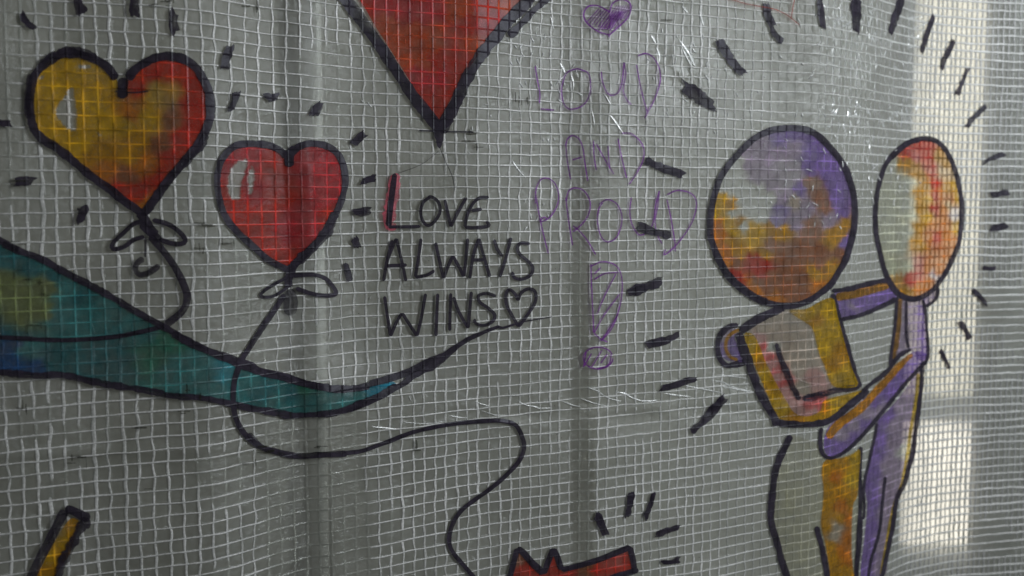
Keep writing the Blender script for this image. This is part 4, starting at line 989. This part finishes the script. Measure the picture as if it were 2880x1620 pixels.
# ---- short marker rays, each one a mark of its own
rays = [(A([(160, 105), (200, 170), (268, 222)]), 21), (A([(575, -30), (595, 50), (628, 112)]), 26), (A([(1018, -40), (1012, 60), (1020, 130)]), 25), (A([(1322, 95), (1308, 170), (1325, 255)]), 22),
    (A([(1738, 350), (1712, 430), (1692, 528)]), 22), (A([(1790, 700), (1768, 765), (1742, 835)]), 22), (A([(-60, 925), (20, 930), (90, 942)]), 20), (A([(108, 1380), (180, 1362), (252, 1365)]), 22),
    (E_([(625, 115), (617, 170), (612, 228)]), 29), (B_([(76, 742), (125, 738), (172, 725)]), 22), (B_([(488, 782), (452, 830), (425, 872)]), 25), (B_([(822, 1008), (778, 1045), (730, 1092)]), 25), (B_([(798, 1378), (850, 1358), (902, 1340)]), 22),
    (F_([(742, 150), (800, 152), (868, 135)]), 22), (F_([(735, 350), (755, 385), (775, 420)]), 22), (F_([(675, 542), (690, 600), (712, 675)]), 17),
    (C_([(1562, 308), (1610, 405), (1690, 500), (1752, 560)]), 20), (C_([(1295, 645), (1400, 720), (1525, 800)]), 31), (C_([(1000, 1212), (1100, 1250), (1200, 1290), (1302, 1322)]), 23), (D_([(-15, 30), (5, 140), (45, 245), (110, 322)]), 18),
    (D_([(388, -30), (400, 90), (418, 210)]), 17), (D_([(662, -30), (666, 100), (662, 238)]), 23), (D_([(1015, -20), (970, 110), (922, 252)]), 22), (D_([(1252, 122), (1210, 230), (1158, 398)]), 13.5), (D_([(1402, 305), (1352, 410), (1308, 520)]), 13.5), (D_([(1508, 515), (1472, 610), (1428, 720)]), 12.5),
    (D_([(1642, 802), (1560, 880), (1502, 960)]), 14), (D_([(1785, 1158), (1700, 1190), (1630, 1228)]), 13), (H_([(1685, 22), (1750, 10), (1820, 2)]), 16), (H_([(1685, 275), (1750, 265), (1808, 250)]), 18), (H_([(1618, 570), (1665, 576), (1718, 580)]), 14), (H_([(1545, 738), (1600, 790), (1655, 850)]), 13.5), (H_([(1448, 978), (1488, 1040), (1528, 1108)]), 17), (H_([(1298, 1188), (1330, 1250), (1372, 1330)]), 12.5),
    (G_([(945, 255), (1060, 295), (1195, 325)]), 24), (G_([(885, 758), (1000, 722), (1135, 668)]), 28), (G_([(1015, 1148), (1100, 1148), (1180, 1110), (1265, 1068)]), 19), (K_([(1125, 30), (1240, 2), (1330, -30), (1395, -40)]), 18), (K_([(1602, 98), (1500, 222), (1355, 358)]), 21),
    (K_([(905, 812), (890, 900), (872, 998)]), 18), (K_([(1072, 812), (1040, 920), (1002, 1012)]), 14), (K_([(638, 978), (672, 1050), (712, 1135)]), 22), (K_([(1085, 1132), (1170, 1102), (1265, 1075)]), 17), (K_([(1132, 1338), (1200, 1338), (1268, 1318)]), 16)]
for pts, w in rays:
    o = Ink()
    o.stroke(pts, w, ragged=.6, taper=.12, var=.4, skew=.7)
    k = random.random()
    if k < .6:
        (x0, y0), (x1, y1) = pts[0][:2], pts[-1][:2]
        dx, dy = random.uniform(-.12, .12) * w, random.uniform(-.2, .2) * w
        o.stroke([(x0 + dx, y0 + dy), ((x0 * .45 + x1 * .55) + dx, (y0 * .45 + y1 * .55) + dy)], w * .75, ragged=.6, taper=.15, skew=.8)
    o.build("ray_mark", M_MARK, sheet_thing)

# ---- grime caught on the threads and scratches, a few specks one can pick out
o = Ink()
DRT = (.05, .05, .035)
def snap(px, py):
    c, z = cz_of(px, py)
    return c, z
for (px, py, n) in [(1900/2.683, 20, 4), (60, 1140, 2), (85, 1152, 2), (215, 1290, 3), (245, 1291, 2), (395, 1203, 2), (545, 1100, 3), (535, 1156, 2), (415, 1371, 1), (700, 1303, 2), (640, 690, 4), (560, 702, 3), (1330, 405, 4), (1325, 372, 3), (1470, 280, 4), (470, 8, 5), (440, 22, 3), (575, 630, 3),
                    (50, 1020 - 340, 2), (760, 1262, 3), (1890, 60, 1), (1170, 1255, 2), (95, 790, 3), (130, 822, 3), (95, 915, 3), (800, 1165, 2), (900, 1262, 2), (60, 505, 2)]:
    for k in range(n):
        x = px + random.uniform(-22, 22); y = py + random.uniform(-10, 10)
        if random.random() < .6:
            o.stroke([(x - random.uniform(6, 22), y), (x, y + random.uniform(-1, 1)), (x + random.uniform(6, 22), y)], random.uniform(2.5, 5), DRT, random.uniform(.35, .8), .0022, .8)
        else:
            o.stroke([(x, y - random.uniform(6, 16)), (x + 1, y), (x + 1, y + random.uniform(6, 16))], random.uniform(3, 6), DRT, random.uniform(.35, .75), .0022, .8)
for k in range(60):
    x = random.uniform(700, 2000); y = random.uniform(650, 1600)
    o.stroke([(x, y), (x + random.uniform(-2, 2), y + 2.5)], random.uniform(2, 3.6), DRT, .75, .0022, .5)
gr = o.build("grime_specks", M_DIRT, sheet_thing, "small dark specks and smudges of grime on the threads")
gr["kind"] = "stuff"

# ---- sharp little folds pressed into the film: ridges coloured whitish to stand in for glints
def glint_fold_material():
    m, nt, out = new_mat("glint_white_folds")
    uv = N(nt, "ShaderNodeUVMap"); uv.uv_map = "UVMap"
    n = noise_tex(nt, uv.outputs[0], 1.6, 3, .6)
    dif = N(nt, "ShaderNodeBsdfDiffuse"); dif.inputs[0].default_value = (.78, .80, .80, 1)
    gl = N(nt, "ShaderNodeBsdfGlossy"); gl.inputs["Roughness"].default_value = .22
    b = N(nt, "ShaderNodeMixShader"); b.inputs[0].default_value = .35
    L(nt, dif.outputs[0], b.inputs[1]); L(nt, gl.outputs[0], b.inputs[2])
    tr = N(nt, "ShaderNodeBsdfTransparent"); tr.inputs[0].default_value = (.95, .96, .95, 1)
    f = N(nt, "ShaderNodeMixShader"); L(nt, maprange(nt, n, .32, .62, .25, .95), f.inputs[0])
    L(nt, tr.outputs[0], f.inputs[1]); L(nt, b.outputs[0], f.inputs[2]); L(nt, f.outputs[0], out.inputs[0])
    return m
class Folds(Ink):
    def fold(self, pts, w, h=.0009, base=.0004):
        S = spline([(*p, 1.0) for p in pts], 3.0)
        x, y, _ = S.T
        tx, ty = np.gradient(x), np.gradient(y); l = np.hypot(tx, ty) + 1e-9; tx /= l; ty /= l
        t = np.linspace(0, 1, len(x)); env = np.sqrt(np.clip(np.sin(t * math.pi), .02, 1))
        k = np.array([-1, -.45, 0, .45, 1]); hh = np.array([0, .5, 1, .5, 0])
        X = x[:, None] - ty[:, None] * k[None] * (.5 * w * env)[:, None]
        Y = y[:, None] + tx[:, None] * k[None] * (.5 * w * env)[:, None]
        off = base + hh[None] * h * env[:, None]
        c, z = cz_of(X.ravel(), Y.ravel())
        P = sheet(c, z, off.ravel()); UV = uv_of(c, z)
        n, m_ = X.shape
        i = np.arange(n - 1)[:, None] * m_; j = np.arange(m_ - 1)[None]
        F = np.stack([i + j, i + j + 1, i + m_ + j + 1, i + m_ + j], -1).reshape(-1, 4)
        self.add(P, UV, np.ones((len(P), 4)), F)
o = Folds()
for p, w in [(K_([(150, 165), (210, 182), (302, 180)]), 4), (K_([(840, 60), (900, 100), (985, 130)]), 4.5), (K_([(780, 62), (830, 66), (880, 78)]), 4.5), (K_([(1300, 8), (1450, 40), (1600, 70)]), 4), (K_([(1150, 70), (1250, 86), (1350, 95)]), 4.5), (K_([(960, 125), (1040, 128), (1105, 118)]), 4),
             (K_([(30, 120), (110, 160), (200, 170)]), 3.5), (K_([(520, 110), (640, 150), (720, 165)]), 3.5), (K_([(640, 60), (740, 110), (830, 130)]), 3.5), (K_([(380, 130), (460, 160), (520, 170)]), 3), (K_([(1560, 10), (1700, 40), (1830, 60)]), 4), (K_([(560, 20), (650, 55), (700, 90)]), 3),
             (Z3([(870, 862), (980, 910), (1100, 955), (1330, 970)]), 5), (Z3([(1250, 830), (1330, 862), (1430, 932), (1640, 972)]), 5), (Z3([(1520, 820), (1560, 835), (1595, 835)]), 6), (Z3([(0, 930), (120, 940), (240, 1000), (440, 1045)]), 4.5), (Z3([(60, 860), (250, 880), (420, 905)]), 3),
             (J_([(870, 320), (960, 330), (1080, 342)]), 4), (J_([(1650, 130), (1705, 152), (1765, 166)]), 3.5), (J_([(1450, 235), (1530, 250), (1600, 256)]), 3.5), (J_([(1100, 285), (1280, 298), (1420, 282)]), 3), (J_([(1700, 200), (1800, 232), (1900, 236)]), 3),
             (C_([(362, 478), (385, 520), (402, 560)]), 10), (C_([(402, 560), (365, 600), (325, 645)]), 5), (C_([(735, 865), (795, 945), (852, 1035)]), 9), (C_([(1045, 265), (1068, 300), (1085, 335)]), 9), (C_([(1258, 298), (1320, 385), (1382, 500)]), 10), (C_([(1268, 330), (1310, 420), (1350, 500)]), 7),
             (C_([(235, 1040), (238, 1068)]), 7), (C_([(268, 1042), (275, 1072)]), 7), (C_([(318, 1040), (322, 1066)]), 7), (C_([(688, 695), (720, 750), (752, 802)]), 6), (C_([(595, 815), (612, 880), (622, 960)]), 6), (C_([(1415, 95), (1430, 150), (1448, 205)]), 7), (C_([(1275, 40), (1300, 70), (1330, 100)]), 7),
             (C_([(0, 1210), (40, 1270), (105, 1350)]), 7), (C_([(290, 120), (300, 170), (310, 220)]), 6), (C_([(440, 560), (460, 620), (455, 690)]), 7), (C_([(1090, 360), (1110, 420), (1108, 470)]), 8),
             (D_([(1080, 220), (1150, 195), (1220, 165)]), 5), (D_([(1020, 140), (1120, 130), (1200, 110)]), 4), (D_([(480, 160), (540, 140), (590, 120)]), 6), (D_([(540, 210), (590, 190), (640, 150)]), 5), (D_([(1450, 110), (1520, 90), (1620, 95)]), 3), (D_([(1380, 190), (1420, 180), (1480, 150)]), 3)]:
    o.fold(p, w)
for (cx, cy, sx, sy, n, w) in [(2350, 60, 70, 45, 34, 5), (2385, 340, 55, 45, 34, 5), (2530, 335, 50, 18, 16, 5), (2420, 170, 120, 70, 24, 4.5), (1930, 160, 60, 70, 26, 5), (1480, 100, 45, 70, 22, 5), (1960, 330, 60, 40, 16, 4.5), (1610, 240, 30, 45, 14, 5), (2430, 465, 45, 30, 12, 4.5), (2520, 560, 45, 50, 10, 4), (1490, 590, 30, 25, 8, 5), (2240, 470, 60, 60, 12, 3.5), (2290, 560, 50, 70, 14, 3.5), (1060, 1000, 260, 130, 10, 3.5), (1300, 200, 60, 120, 12, 4), (1180, 170, 80, 110, 14, 4)]:  # clusters of tiny whitened ridges painted in for sparkle on the crumples
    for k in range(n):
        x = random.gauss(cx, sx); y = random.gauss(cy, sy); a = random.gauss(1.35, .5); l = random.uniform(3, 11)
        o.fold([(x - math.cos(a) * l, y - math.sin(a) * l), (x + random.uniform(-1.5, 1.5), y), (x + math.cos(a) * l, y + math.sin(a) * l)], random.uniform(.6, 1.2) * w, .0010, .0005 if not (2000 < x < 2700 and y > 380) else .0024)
cr = o.build("painted_glint_folds", glint_fold_material(), sheet_thing, "small folds pressed into the film, whitened to stand in for glints")
cr["kind"] = "stuff"
